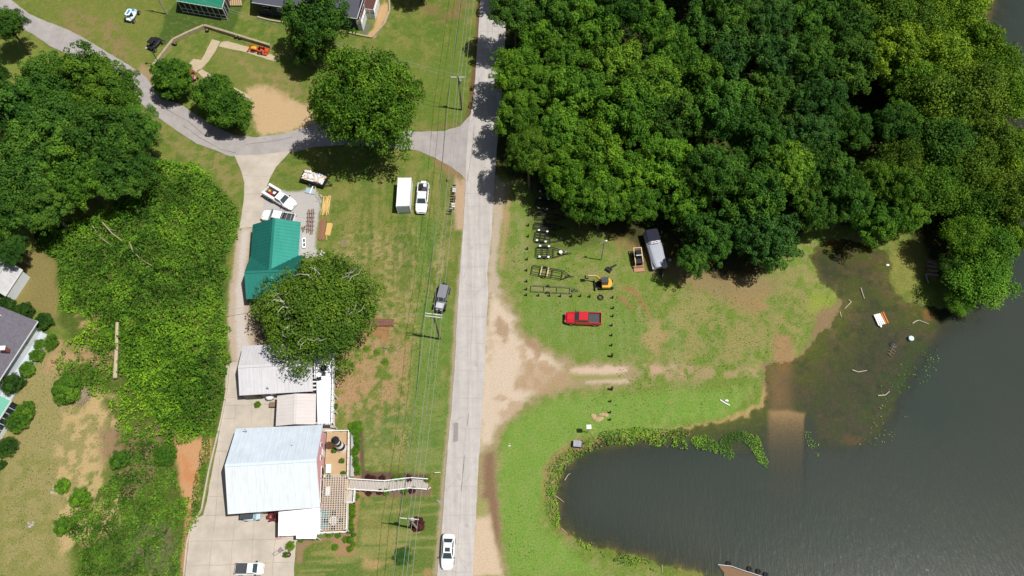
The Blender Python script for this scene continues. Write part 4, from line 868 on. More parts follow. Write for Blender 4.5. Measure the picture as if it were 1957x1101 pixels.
# --- white storage container
hh = 2.5; q = [at(757, 394, hh), at(782, 393, hh), at(786, 340, hh), at(760.5, 340, hh)]
ct = Frame('storage_container', q, 'white portable storage container with grey roll-up door beside the white pickup', 'container')
L_ = [ct.l(p) for p in q]; M().prism([(p.x, p.y) for p in inset(L_, .04)], .12, hh-.06).build('wall', m_white, ct.root, bevel=.03)
mm = M().slab([p+Vector((0, 0, .03)) for p in L_], .1); mm.build('roof', m_white, ct.root)
c_ = lerp(L_[0], L_[1], .5); d_ = (L_[1]-L_[0]).normalized(); rz = math.atan2(d_.y, d_.x); mm = M()
for k in range(12): mm.box((c_.x, c_.y+.0, .3+k*.17), (2.0, .06 if k % 2 else .03, .16), rz)
mm.build('roll_up_door', mat('door_grey', (.38, .42, .46), .5), ct.root)
mm = M()
for p in L_: mm.box((p.x*.98, p.y*.995, hh/2), (.12, .12, hh))
mm.build('corner_post', m_trim, ct.root)
# --- grey roofed house on the left edge
E = 3.2; q = [at(72.5, 614.5, E), at(-60, 818, E), at(-190, 735, E), at(-50, 572, E)]
gh = Frame('house', q, 'white house with purplish grey shingle roof and round shrubs along it at the left edge')
W = gable(gh, q, E, 1.7, m_shing2, m_wall, .7, 0)
d_ = (W[0]-W[1]).normalized()
fascia(gh, [gh.l(q[3]), gh.l(q[0]), gh.l(q[1])], E-.05)
for t in (.1, .24, .55): window(gh.root, lerp(W[0], W[1], t)+Vector((0, 0, 1.5-E)), -d_, 1.6, 1.3)
p = gh.l(at(9, 668, 4.6)); c_ = M().box((p.x, p.y, 4.6), (.8, .6, 1.2)).build('chimney', mat('red_brick', (.28, .09, .06), .9, noise=.3), gh.root)
M().box((p.x, p.y, 5.24), (.9, .7, .08)).build('chimney_cap', m_trim, c_)
p = gh.l(at(3, 604, 4.4)); M().tube((p.x, p.y, 4), (p.x, p.y, 4.7), .08, n=7).build('vent_pipe', m_trim, gh.root)
n_ = Vector((-d_.y, d_.x, 0)); n_ = n_ if n_.x > 0 else -n_
pp = [W[0]-d_*.2, W[1], W[1]+n_*2.0, W[0]+n_*2.0-d_*.2]; M().prism([(p.x, p.y) for p in pp], -.05, .25).build('patio', mat('patio_paint', (.42, .47, .50), .8), gh.root)
# --- metal shed top left edge
E = 2.6; q = [at(43, 516, E), at(10, 566, E), at(-34, 540, E), at(-2, 488, E)]
ms = Frame('shed', q, 'shed with light metal roof at the left edge under the west wood', 'shed')
W = gable(ms, q, E, .9, mat('dull_metal_roof', (.42, .42, .42), .5, noise=.15, nscale=.8), m_wall, .15, .8); fascia(ms, [ms.l(q[3]), ms.l(q[0]), ms.l(q[1])], E-.03)
# --- green roofed sunroom at the lower left edge
E = 3.0; q = [at(22, 766, E), at(-32, 850, E), at(-90, 820, E), at(-45, 740, E)]
sr = Frame('sunroom', q, 'sunroom with pale green metal roof and glass sides at the left edge', 'building')
L_ = [sr.l(p) for p in q]; mm = M(); roof_plane(mm, L_[0], L_[1], L_[2]+Vector((0, 0, .6)), L_[3]+Vector((0, 0, .6)), .1, .45); mm.build('roof', mat('pale_green_roof', tuple(s2l((120, 190, 165))*.8), .5), sr.root)
W = inset(L_, .15); M().prism([(p.x, p.y) for p in W], 0, .8).build('wall', m_wall, sr.root); M().prism([(p.x, p.y) for p in inset(W, .05)], .8, E-.15).build('glazing', m_glass, sr.root)
fascia(sr, [L_[3], L_[0], L_[1]], E, ht=.28); mm = M()
for k in range(9):
    p = lerp(W[0], W[1], k/8); mm.box((p.x, p.y, E/2), (.1, .1, E))
for k in range(5):
    p = lerp(W[0], W[3], k/4); mm.box((p.x, p.y, E/2), (.1, .1, E))
mm.build('glazing_bar', m_trim, sr.root)
# --- green roofed house at the top edge
E = 3.3; q = [at(337, 2, E), at(424, 17, E), at(446, -62, E), at(360, -78, E)]
tg = Frame('house', q, 'dark walled house with teal green roof and screened porch at the top edge')
W = gable(tg, q, E, 1.4, m_teal2, m_dark, .4, .8)
fascia(tg, [tg.l(q[0]), tg.l(q[1]), tg.l(q[2])], E-.04, ht=.16); mm = M()
for k in range(9):
    p = lerp(tg.l(q[0], 0), tg.l(q[1], 0), k/8)+Vector((0, .35, 0)); mm.box((p.x, p.y, E/2), (.09, .09, E))
for k in range(1, 6):
    p = lerp(tg.l(q[1], 0), tg.l(q[2], 0), k/8)+Vector((-.3, .3, 0)); mm.box((p.x, p.y, E/2), (.09, .09, E))
a, b = tg.l(q[0], .25)+Vector((0, .35, 0)), tg.l(q[1], .25)+Vector((0, .35, 0)); mm.bar(a, b, .09, .12); mm.bar(a+Vector((0, 0, .9)), b+Vector((0, 0, .9)), .08, .08)
mm.build('porch_frame', m_trim, tg.root)
dk = M()
for i in range(6):
    a = tg.l(at(440+i*4, 3-i*0, .4)); dk.box((a.x, a.y, .35), (.32, 2.0, .08), .2)
dk.build('deck_boards', m_deck, tg.root)
# --- grey shingle roofed house at the top edge
E = 3.6; q = [at(481, 5, E), at(682, 36, E), at(708, -48, E), at(500, -82, E)]
tn = Frame('house', q, 'navy walled house with dark grey shingle roof and white east porch at the top edge')
W = gable(tn, q, E, 1.8, m_shing, m_navy, .45, 0); fascia(tn, [tn.l(q[0]), tn.l(q[1]), tn.l(q[2])], E-.05, ht=.2)
d_ = (W[1]-W[0]).normalized()
for t in (.1, .24, .5, .8): window(tn.root, lerp(W[0], W[1], t)+Vector((0, 0, 2.3-E)), d_, .9, .6)
# porch on the east side
o1, o2 = W[1], W[2]; n_ = d_; hw = (o2-o1).normalized(); mm = M()
P = [o1+hw*.0, o1+n_*.9, o1+n_*.9+hw*3.2, o1+n_*2.6+hw*3.2, o1+n_*2.6+hw*7, o1+hw*7]
M().prism([(p.x, p.y) for p in P], 0, 1.5).build('porch_base', m_wall, tn.root); M().prism([(p.x, p.y) for p in inset(P, .06)], 1.5, 1.56).build('porch_floor', m_brown, tn.root)
for a, b in zip(P[:4], P[1:5]):
    a = Vector((a.x, a.y, 0)); b = Vector((b.x, b.y, 0)); L0 = (b-a).length
    for z_ in (1.75, 2.0, 2.25, 2.5): mm.bar(a+Vector((0, 0, z_)), b+Vector((0, 0, z_)), .06, .09)
    for k in range(int(L0/1.2)+2):
        p = lerp(a, b, k/(int(L0/1.2)+1)); mm.box((p.x, p.y, 2.05), (.1, .1, 1.1))
for p in (P[1], P[2]): mm.box((p.x, p.y, 2.5), (.14, .14, 2.0))
mm.build('porch_railing', m_white, tn.root)
mm = M()
cp = [tn.l(at(502, 16, 2.4)), tn.l(at(517, 19, 2.4)), tn.l(at(519, 9, 2.6)), tn.l(at(504, 6, 2.6))]; mm.slab(cp, .08)
for p in cp[:2]: mm.box((p.x, p.y, 1.2), (.1, .1, 2.4))
mm.build('canopy', m_black, tn.root)
# timber edging of the yards
def curb(name, pts, wd_, ht, m_, label, cat, z0=0):
    ws = [at(*p) for p in pts]; e = empty(name, ws[0], 0, label, cat); n = 0
    for a, b in zip(ws[:-1], ws[1:]):
        k = max(1, int((b-a).length/2.6))
        for i in range(k):
            p, q_ = lerp(a, b, i/k)-ws[0], lerp(a, b, (i+1)/k)-ws[0]; d = (q_-p).normalized()*.01
            M().bar(p+d+Vector((0, 0, z0+ht/2)), q_-d+Vector((0, 0, z0+ht/2)), wd_, ht).build('timber', m_, e, bevel=.015)
    return e
curb('retaining_wall', [(289, 137), (311, 108), (333, 80), (362, 66), (392, 53), (403, 56), (440, 67), (478, 79), (518, 91)], .42, .8, m_tan, 'bent weathered timber retaining wall round the slab yard', 'retaining wall')
curb('timber_edging', [(492, 34), (515, 40), (545, 45)], .3, .35, m_tan, 'timber edging in front of the navy walled house', 'edging')
curb('timber_edging', [(664, 63), (686, 68), (711, 73), (735, 47), (745, 22), (744, 0)], .3, .35, m_tan, 'kinked timber edging round the tan path beside the grey roofed house', 'edging')
curb('concrete_curb', [(352, 1101), (358, 1040), (366, 1005), (386, 975), (400, 900), (412, 850), (424, 800), (434, 745), (438, 700)], .22, .3, m_conc, 'low concrete curb along the left side of the forecourt', 'curb')
for i, (a, b) in enumerate((((298, 118), .34), ((329, 82), .3), ((334, 83), .3), ((395, 57), .34), ((450, 69), .34), ((458, 71), .34))):
    p = at(*a); e = empty('planter_tub', (p.x+.3, p.y-.5, 0), 0, ['dark tub near the lower end of the timber wall', 'dark tub left of the timber wall bend', 'dark tub right of the timber wall bend', 'dark tub at the top corner of the timber wall', 'dark tub left of the steps in the timber wall', 'dark tub right of the steps in the timber wall'][i], 'tub', 'tubs along the timber wall')
    M().lathe([(b*.7, 0), (b, .5), (b*1.05, .55), (b*.8, .5), (b*.7, .3)], n=10).build('pot', m_black, e); M().ball((0, 0, .5), (b*.7, b*.7, .2), 8).build('soil', m_wood, e)
# --- white roof deck with railings
E = 2.7; q = [at(607, 812, E), at(637, 812, E), at(640, 668, E), at(603, 664, E)]
wd2 = Frame('raised_deck', q, 'long raised white deck with white railings between lawn and pale building', 'deck'); L_ = [wd2.l(p) for p in q]
M().slab([p for p in L_], .2).build('floor', m_wdeck, wd2.root)
def railing(root, a, b, z, h=1.0, sp=.9, m_=m_white, name='railing', bal=.0):
    a, b = Vector((a.x, a.y, z)), Vector((b.x, b.y, z)); mm = M(); L0 = (b-a).length; k = max(1, int(L0/sp))
    mm.bar(a+Vector((0, 0, h)), b+Vector((0, 0, h)), .1, .07); mm.bar(a+Vector((0, 0, .15)), b+Vector((0, 0, .15)), .05, .06)
    for i in range(k+1): p = lerp(a, b, i/k); mm.box((p.x, p.y, z+h/2), (.1, .1, h))
    if bal:
        for i in range(int(L0/bal)): p = lerp(a, b, (i+.5)/int(L0/bal)); mm.box((p.x, p.y, z+h/2), (.035, .035, h-.1))
    mm.build(name, m_, root)
railing(wd2.root, L_[1], L_[2], E, bal=.35); railing(wd2.root, L_[3], lerp(L_[3], L_[0], .42), E, bal=.35); railing(wd2.root, L_[2], L_[3], E, bal=.35); railing(wd2.root, L_[0], L_[1], E, bal=.35)
mm = M()
for t in (0, .2, .4, .6, .8, 1):
    for a, b in ((L_[1], L_[2]), (L_[0], L_[3])): p = lerp(a, b, t); mm.box((p.x*.97, p.y*.99, E/2-.1), (.16, .16, E-.2))
mm.build('post', m_white, wd2.root)
mm = M()
for k in range(7):
    p = lerp(L_[3], L_[0], .25+k*.05); mm.box((p.x-.55, p.y, E-.1-k*.0), (.9, .2, .06))
mm.build('stair_tread', m_white, wd2.root)
def lowchair(root_, p, rz, m_, label, group=None, nm='patio_chair', sc=1.0):
    e = empty(nm, p, rz, label, 'chair', group)
    M().box((0, 0, .42), (.5*sc, .5*sc, .06)).build('seat', m_, e, bevel=.02); M().box((-.25*sc, 0, .72), (.06, .5*sc, .6)).build('backrest', m_, e, bevel=.02)
    for sx in (-1, 1):
        for sy in (-1, 1): M().box((sx*.2*sc, sy*.2*sc, .2), (.05, .05, .4)).build('leg', m_, e)
    return e
p = at(621, 707, E); e = empty('fire_bowl', (p.x, p.y, E), 0, 'round black bowl grill on the shaded part of the white deck', 'grill')
M().lathe([(.12, .5), (.45, .62), (.52, .85), (.46, .86), (.4, .7), (.1, .62)]).build('bowl', m_black, e)
for k in range(3): M().tube((.3*math.cos(k*2.1), .3*math.sin(k*2.1), 0), (.2*math.cos(k*2.1), .2*math.sin(k*2.1), .6), .03, n=6).build('leg', m_black, e)
p = at(620, 716, E); lowchair(None, (p.x, p.y, E), 1.6, m_black, 'black chair below the round bowl on the white deck', nm='patio_chair')
p = at(612, 725, E); lowchair(None, (p.x, p.y, E), .2, m_black, 'black chair beside the stair side of the white deck')
# --- tan deck, pergola, boardwalk
ZD = .75; q = [at(612, 1020, ZD), at(665, 1018, ZD), at(669, 826, ZD), at(625, 826, ZD)]
dk = Frame('porch_deck', q, 'tan boarded deck with white railing along the pink wall', 'deck'); L_ = [dk.l(p) for p in q]
M().slab(L_, .15).build('floor', m_deck, dk.root)
railing(dk.root, L_[3], L_[2], ZD, bal=.0); railing(dk.root, L_[2], lerp(L_[2], L_[1], .47), ZD); railing(dk.root, lerp(L_[2], L_[1], .72), L_[1], ZD); railing(dk.root, L_[1], L_[0], ZD)
mm = M()
for t in np.linspace(0, 1, 9): p = lerp(L_[2], L_[1], t); mm.box((p.x-.05, p.y, ZD/2-.1), (.15, .15, ZD-.15))
mm.build('post', m_tan, dk.root)
a, b = L_[2], lerp(L_[2], L_[1], .45); M().slab([Vector((a.x+.1, a.y, .45)), Vector((a.x+.62, a.y-.6, .3)), Vector((b.x+.62, b.y, .3)), Vector((b.x+.1, b.y, .45))], .1).build('side_step', mat('grey_boards', alb((190, 190, 190)), .8), dk.root)
EP = 3.0; q = [at(612, 1014, EP), at(661, 1012, EP), at(665, 908, EP), at(619, 908, EP)]
m_perg = mat('aged_white_paint', (.56, .52, .49), .7)
pg = Frame('pergola', q, 'white lattice pergola over the patio table beside the pink wall', 'pergola'); L_ = [pg.l(p) for p in q]; mm = M()
for k in range(11): t = k/10; mm.bar(lerp(L_[0], L_[1], t), lerp(L_[3], L_[2], t), .06, .12)
mm.build('rafter', m_perg, pg.root); mm = M(); up = Vector((0, 0, .11))
for k in range(25): t = k/24; mm.bar(lerp(L_[0], L_[3], t)+up, lerp(L_[1], L_[2], t)+up, .05, .09)
mm.build('slat', m_perg, pg.root)
for p in L_: M().box((p.x*.95, p.y*.97, EP/2-.03), (.14, .14, EP-.1)).build('post', m_white, pg.root)
p = at(639, 996, ZD); e = empty('patio_table', (p.x, p.y, ZD), 0, 'round white table under the white lattice pergola', 'table')
M().lathe([(.2, .68), (.62, .69), (.64, .72), (.62, .75), (.0, .76)], n=20).build('tabletop', mat('table_cream', (.62, .6, .5), .6), e); M().lathe([(.3, 0), (.06, .1), (.06, .68)], n=10).build('pedestal', m_trim, e)
for k, lb in enumerate(('right', 'upper', 'left', 'lower')):
    a = k*math.pi/2; lowchair(None, (p.x+1.0*math.cos(a), p.y+1.0*math.sin(a), ZD), a+math.pi, m_black, f'black chair at the {lb} side of the round pergola table', 'chairs at the round table')
p = at(619, 992, ZD); e = M().box((p.x, p.y, ZD+.012), (.95, 2.6, .02)).build('rug', mat('teal_rug', tuple(s2l((110, 185, 185))*.7), .9)); tagset(e, 'teal rug beside the wall under the lattice pergola', 'rug')
p = at(628, 940, ZD); e = empty('bench', (p.x, p.y, ZD), 0, 'white bench against the pink wall under the pergola', 'bench'); M().box((0, 0, .42), (.5, 1.3, .07)).build('seat', m_white, e); M().box((-.25, 0, .7), (.06, 1.3, .5)).build('backrest', m_white, e)
for sy in (-1, 1): M().box((0, sy*.55, .2), (.45, .07, .4)).build('leg', m_white, e)
p = at(629, 897, ZD); e = empty('storage_bench', (p.x, p.y, ZD), 0, 'white box bench against the pink wall north of the pergola', 'bench'); M().box((0, 0, .25), (.65, 1.25, .5)).build('box', m_trim, e, bevel=.02); M().box((0, 0, .53), (.7, 1.3, .05)).build('lid', m_white, e, bevel=.015)
# boardwalk
bwc = [(667, 927), (700, 929), (735, 931), (760, 928), (785, 925), (818, 927.5)]; zz = [.75, .62, .5, .4, .28, .12]
ws = [at(x, y, z_) for (x, y), z_ in zip(bwc, zz)]; bw = empty('boardwalk', (ws[0].x, ws[0].y, 0), 0, 'curving bleached boardwalk ramp with white railings crossing the front lawn', 'boardwalk'); o_ = Vector((ws[0].x, ws[0].y, 0))
mm = M(); ml = [M(), M()]
for a, b in zip(ws[:-1], ws[1:]):
    k = int((b-a).length/.22); d = (b-a).normalized(); s_ = Vector((-d.y, d.x, 0)).normalized()
    for i in range(k): p = lerp(a, b, (i+.5)/k)-o_; mm.bar(p-s_*.72, p+s_*.72, .195, .05)
    for j, sg in enumerate((-1, 1)):
        ml[j].bar(a-o_+s_*sg*.74+Vector((0, 0, .9)), b-o_+s_*sg*.74+Vector((0, 0, .9)), .12, .06); ml[j].bar(a-o_+s_*sg*.74+Vector((0, 0, .4)), b-o_+s_*sg*.74+Vector((0, 0, .4)), .05, .09)
        for i in range(3): p = lerp(a, b, i/3)-o_+s_*sg*.74; ml[j].box((p.x, p.y, p.z+.35), (.1, .1, 1.1))
mm.build('walkway_boards', m_walk, bw)
for x in ml: x.build('railing', m_trim, bw)
sp = [at(668, 936, .75), at(680, 936, .72), at(678, 962, .75), at(660, 962, .75)]; mm = M(); a, b, c_, d = [p-o_ for p in sp]; k = 13
for i in range(k): p, q_ = lerp(a, d, (i+.5)/k), lerp(b, c_, (i+.5)/k); mm.bar(p, q_, .19, .05)
mm.build('landing_boards', m_walk, bw); railing(bw, b, c_, .72, .9, .8, m_trim); railing(bw, c_, d, .72, .9, .8, m_trim)
# lighthouse ornament
p = at(653, 856, ZD); lh = empty('lighthouse', (p.x, p.y, ZD), 0, 'black and white striped ornamental lighthouse on the tan deck', 'lighthouse')
m_bw = [m_white, m_black]; H = 4.3
for k in range(5):
    z0, z1 = k*H/5, (k+1)*H/5; r0, r1 = .78-.4*z0/H, .78-.4*z1/H; M().lathe([(r0, z0), (r1, z1)], n=18).build('stripe', m_bw[k % 2], lh)
M().lathe([(.55, H), (.6, H+.06), (.6, H+.12), (.2, H+.13)], n=18).build('gallery', m_black, lh); M().lathe([(.24, H+.12), (.24, H+.62)], n=12).build('lantern', m_glass, lh); M().lathe([(.36, H+.6), (.2, H+.8), (.03, H+1.0)], n=12).build('cap', m_black, lh)
mm = M(); 
for k in range(12): mm.tube((.58*math.cos(k*.524), .58*math.sin(k*.524), H+.1), (.58*math.cos(k*.524), .58*math.sin(k*.524), H+.45), .02, n=5)
mm.build('gallery_rail', m_black, lh)
M().box((.4, .2, .5), (.5, .5, 1.0)).build('annex', m_pink, lh)
# ------------------------------------------------------------------ vehicles
def paintm(n, c, rough=.3): return mat(n, c, rough, spec=.5, coat=.6)
m_wp = paintm('white_car_paint', (.80, .80, .80)); m_rp = paintm('red_car_paint', (.50, .012, .02)); m_gp = paintm('grey_car_paint', (.13, .135, .15)); m_sp = paintm('silver_hood_paint', (.5, .5, .54))
m_cg = mat('car_glass', (.035, .055, .065), .05, spec=.9); m_hl = mat('headlight_lens', (.6, .6, .62), .1, spec=.9); m_tl = mat('tail_light', (.35, .01, .01), .25); m_rim = mat('alloy_rim', (.35, .35, .36), .35, metal=.6)
m_liner = mat('bed_liner', (.055, .058, .065), .7, noise=.2); m_or = paintm('orange_paint', (.62, .07, .015), .45); m_ye = paintm('yellow_paint', (.68, .36, .02), .45); m_tanp = mat('tan_paint', (.62, .45, .27), .6)
def wheel(root, x, y, r=.38, wdt=.26, z=None):
    z = r if z is None else z; w_ = M().tube((x, y-wdt/2, z), (x, y+wdt/2, z), r, n=18).build('wheel', m_rub, root, bevel=.03)
    s_ = 1 if y > 0 else -1; M().tube((x, y+s_*wdt*.5, z), (x, y+s_*(wdt*.5+.02), z), r*.6, n=12).build('rim', m_rim, w_)
def quadin(q, u0, u1, v0, v1, off=.012):
    q = [Vector(p) for p in q]; f = lambda u, v: lerp(lerp(q[0], q[1], u), lerp(q[3], q[2], u), v); n = (q[1]-q[0]).cross(q[3]-q[0]).normalized()
    return [f(u0, v0)+n*off, f(u1, v0)+n*off, f(u1, v1)+n*off, f(u0, v1)+n*off]
def vehicle(name, a, b, label, cat, paint, L, W, prof, cab, roof, wheels, wr=.38, bed=None, group=None, roofm=None, hoodm=None, mirrors=True, sunroof=False, split=None):
    """a = front pixel, b = rear pixel; cab/roof = (x0,x1,halfwidth,z); x forward"""
    pa, pb = at(*a), at(*b); c = (pa+pb)/2; rz = math.atan2(pa.y-pb.y, pa.x-pb.x)
    e = empty(name, (c.x, c.y, ZG(c.x, c.y)), rz, label, cat, group)
    m = M(); m.body(prof, 0, .14); m.build('body', paint, e, smooth=False, bevel=.03)
    x0, x1, hb, zb = cab; u0, u1, ht, zt = roof
    B_ = [Vector((x0, -hb, zb)), Vector((x1, -hb, zb)), Vector((x1, hb, zb)), Vector((x0, hb, zb))]; T = [Vector((u0, -ht, zt)), Vector((u1, -ht, zt)), Vector((u1, ht, zt)), Vector((u0, ht, zt))]
    M().add(B_+T, [(3, 2, 1, 0), (4, 5, 6, 7), (0, 1, 5, 4), (1, 2, 6, 5), (2, 3, 7, 6), (3, 0, 4, 7)]).build('cab', paint, e, bevel=.05)
    M().box(((u0+u1)/2, 0, zt+.01), (u1-u0+.02, ht*2-.02, .05)).build('roof', roofm or paint, e, bevel=.02)
    def glass(nm, q, *uv):
        k = quadin(q, *uv, off=.02); n = (k[1]-k[0]).cross(k[3]-k[0]).normalized()*.02
        M().add(k+[p-n for p in k], [(0, 1, 2, 3), (7, 6, 5, 4), (0, 4, 5, 1), (1, 5, 6, 2), (2, 6, 7, 3), (3, 7, 4, 0)]).build(nm, m_cg, e)
    glass('windscreen', [B_[1], B_[2], T[2], T[1]], .07, .93, .06, .97); glass('rear_window', [B_[3], B_[0], T[0], T[3]], .08, .92, .12, .92)
    for nm, q in (('side_window', [B_[0], B_[1], T[1], T[0]]), ('side_window', [B_[2], B_[3], T[3], T[2]])):
        glass(nm, q, .07, .49, .12, .9); glass(nm, q, .53, .94, .12, .9)
    if hoodm: M().box((lerp(x1, prof[-1][0], .5), 0, prof[-3][3]+.02), (prof[-1][0]-x1-.5, W*.66, .04)).build('hood', hoodm, e, bevel=.015)
    elif prof[-1][0]-x1 > .7: M().box((lerp(x1, prof[-1][0], .45), 0, prof[-3][3]+.005), ((prof[-1][0]-x1)*.7, W*.5, .04)).build('hood', paint, e, bevel=.015)
    for x in wheels:
        for s_ in (-1, 1): wheel(e, x, s_*(W/2-.1), wr)
    fx, rx = prof[-1][0], prof[0][0]; fw, rw = prof[-1][1], prof[0][1]; zf = (prof[-1][2]+prof[-1][3])/2; zr_ = (prof[0][2]+prof[0][3])/2
    for s_ in (-1, 1):
        M().box((fx+.01, s_*(fw-.2), zf+.12), (.08, .32, .14)).build('headlight', m_hl, e, bevel=.02); M().box((rx-.01, s_*(rw-.13), zr_+.1), (.06, .18, .24)).build('tail_light', m_tl, e)
        if mirrors: M().box((x1-.15, s_*(hb+.16), zb+.08), (.14, .22, .16)).build('mirror', m_black, e, bevel=.02)
    M().box((fx+.0, 0, zf-.05), (.07, fw*.9, .2)).build('grille', m_black, e); M().box((fx+.03, 0, prof[-1][2]+.1), (.12, fw*1.9, .16)).build('bumper', m_black if hoodm else paint, e, bevel=.03)
    if sunroof: M().box((u1-.42, 0, zt+.045), (.55, ht*1.2, .02)).build('sunroof', m_cg, e)
    if bed:
        b0, b1, bz, side = bed; w2 = W/2-.06
        M().box(((b0+b1)/2, 0, bz), (b1-b0, w2*2-.16, .06)).build('bed_floor', m_liner, e)
        for s_ in (-1, 1): M().box(((b0+b1)/2, s_*(w2-.04), bz+side/2), (b1-b0, .12, side)).build('bed_side', paint, e, bevel=.02)
        M().box((b0+.05, 0, bz+side/2), (.09, w2*2-.2, side-.02)).build('tailgate', paint, e, bevel=.02); M().box((b1-.03, 0, bz+side/2), (.06, w2*2-.2, side-.02)).build('bed_front', m_liner, e)
    return e
def ZG(x, y): return 0.02
def pickup(a, b, label, paint, L=5.7, W=1.98, crew=True, **k):
    h = L/2; f = .55 if crew else .1
    prof = [(-h, W/2-.04, .5, .86), (-h+.3, W/2, .42, .88), (-.85 if crew else -.35, W/2, .42, .9), (-.84 if crew else -.34, W/2, .42, 1.3), (h-1.6, W/2, .42, 1.28), (h-1.2, W/2, .42, 1.22), (h-.35, W/2-.05, .45, 1.12), (h, W/2-.22, .5, .95)]
    cab = (-.82 if crew else -.32, h-1.45, W/2-.1, 1.24); roof = (-.7 if crew else -.22, h-2.15, W/2-.26, 1.86)
    return vehicle('pickup_truck', a, b, label, 'pickup truck', paint, L, W, prof, cab, roof, (-h+1.05, h-.95), .4, (-h+.02, cab[0]-.02, .9, .46), **k)
red = pickup((1078.5, 611), (1149.5, 614), 'red crew cab pickup parked alone on the grass inside the posts', m_rp)
wt = pickup((805.5, 412), (811, 356), 'white pickup parked beside the white storage container', m_wp, 5.6)
M().box((-2.25, .3, 1.2), (.6, .5, .5)).build('cargo_box', m_trim, wt, bevel=.03); M().box((-2.0, -.45, 1.15), (.9, .5, .4)).build('tool_box', m_black, wt)
M().box((-3.05, 0, 1.0), (.35, .9, .4)).build('rear_crate', m_trim, wt, bevel=.03)
wu = pickup((567, 401), (509, 366), 'white service truck with open side boxes parked on the gravel pad', m_wp, 6.0, 2.05, False)
for s_ in (-1, 1): M().box((-1.65, s_*.9, 1.25), (2.6, .42, .75)).build('service_box', m_white, wu, bevel=.03)
mm = M(); rr = random.Random(2)
M().ball((-2.2, 0, 1.2), (.28, .28, .3), 10).build('drum', m_ye, wu); M().box((-1.6, -.2, 1.15), (.5, .4, .35), .4).build('tool_bag', m_rp, wu); M().box((-1.2, .15, 1.12), (.6, .5, .3), .2).build('white_sack', m_trim, wu, bevel=.05); M().box((-.7, 0, 1.25), (.25, 1.2, .5)).build('cab_rack', m_black, wu)
wg = pickup((502, 415), (568, 426), 'white pickup with ladder rack nosing out from under the green roof', m_wp, 5.8, 1.98, True)
mm = M()
for s_ in (-1, 1):
    mm.tube((-2.8, s_*.85, 2.0), (1.2, s_*.75, 2.05), .035)
    for x in (-2.6, -1.0): mm.tube((x, s_*.9, 1.3), (x, s_*.85, 2.0), .03)
for x in (-2.6, -1.8, -1.0, .4): mm.tube((x, -.85, 2.02), (x, .85, 2.02), .03)
mm.build('ladder_rack', m_steel, wg)
mt_ = vehicle('mini_truck', (505, 1088), (453.5, 1088), 'small white truck with black covered bed on the forecourt', 'truck', m_wp, 3.9, 1.65,
        [(-1.95, .78, .45, .85), (-1.7, .82, .4, 1.0), (-.15, .82, .4, 1.0), (-.1, .82, .4, 1.2), (.95, .82, .4, 1.18), (1.3, .82, .42, 1.15), (1.7, .8, .42, 1.05), (1.95, .68, .48, .85)], (-.1, 1.3, .74, 1.12), (0, .75, .66, 1.62), (-1.2, 1.25), .3, None)
M().box((-1.0, 0, 1.06), (1.55, 1.42, .1)).build('bed_cover', m_liner, mt_, bevel=.02)
sed = vehicle('sedan', (855, 1086.5), (858.5, 1024), 'white sedan with dark sunroof driving on the left side of the main road', 'car', m_wp, 4.7, 1.82,
        [(-2.35, .74, .4, .85), (-2.1, .86, .32, 1.0), (-1.3, .91, .3, 1.02), (.0, .91, .3, 1.0), (.9, .91, .3, .98), (1.6, .88, .3, .88), (2.1, .8, .32, .76), (2.35, .6, .38, .6)], (-1.75, 1.05, .80, .96), (-1.05, .28, .60, 1.42), (-1.4, 1.4), .32, None, sunroof=True)
suv = vehicle('offroad_suv', (839.5, 599), (852, 549), 'dark grey off-road SUV with pale hood parked on the grass beside the road', 'car', m_gp, 4.6, 1.85,
        [(-2.2, .82, .55, 1.1), (-2.0, .86, .5, 1.2), (-.5, .86, .5, 1.2), (.6, .86, .5, 1.18), (.9, .75, .52, 1.16), (1.6, .68, .55, 1.14), (2.0, .62, .55, 1.1), (2.15, .55, .6, .95)], (-2.05, .75, .78, 1.18), (-1.95, .35, .70, 1.8), (-1.45, 1.5), .42, None, roofm=mat('grey_hardtop', (.19, .19, .22), .6), hoodm=m_sp)
for s_ in (-1, 1):
    for x in (-1.45, 1.5): M().box((x, s_*.9, .92), (1.0, .2, .08)).build('fender', m_black, suv, bevel=.02)
M().tube((-2.3, -.1, 1.0), (-2.5, -.1, 1.0), .38, n=16).build('spare_wheel', m_rub, suv, bevel=.03); M().box((2.3, 0, .62), (.2, 1.6, .2)).build('front_bumper', m_black, suv, bevel=.03)
def utv(a, b, label, body_m, roof_m, stripe=None):
    pa, pb = at(*a), at(*b); c = (pa+pb)/2; e = empty('side_by_side', (c.x, c.y, 0), math.atan2(pa.y-pb.y, pa.x-pb.x), label, 'off-road buggy')
    M().body([(-1.5, .45, .5, .85), (-1.1, .62, .4, 1.0), (-.3, .7, .35, .85), (.5, .7, .35, .85), (1.0, .6, .45, .95), (1.45, .35, .5, .75)], 0, .15).build('body', body_m, e, bevel=.03)
    M().slab([(-1.0, -.55, 1.78), (.35, -.5, 1.8), (.55, 0, 1.8), (.35, .5, 1.8), (-1.0, .55, 1.78), (-1.15, 0, 1.76)], .07).build('roof', roof_m, e, bevel=.02)
    if stripe: M().box((-.3, 0, 1.82), (1.1, .4, .03)).build('roof_stripe', stripe, e); M().box((1.05, 0, .98), (.6, .35, .03), 0).build('hood_stripe', stripe, e)
    mm = M()
    for s_ in (-1, 1): mm.path([(-1.2, s_*.6, .9), (-.95, s_*.56, 1.75), (.35, s_*.5, 1.78), (.95, s_*.6, .95)], .035, 6)
    mm.build('roll_cage', m_black, e)
    for s_ in (-1, 1): M().box((-.35, s_*.3, .9), (.5, .45, .5)).build('seat', m_black, e, bevel=.05)
    for x in (-1.15, 1.1):
        for s_ in (-1, 1): wheel(e, x, s_*.85, .38, .3)
    return e
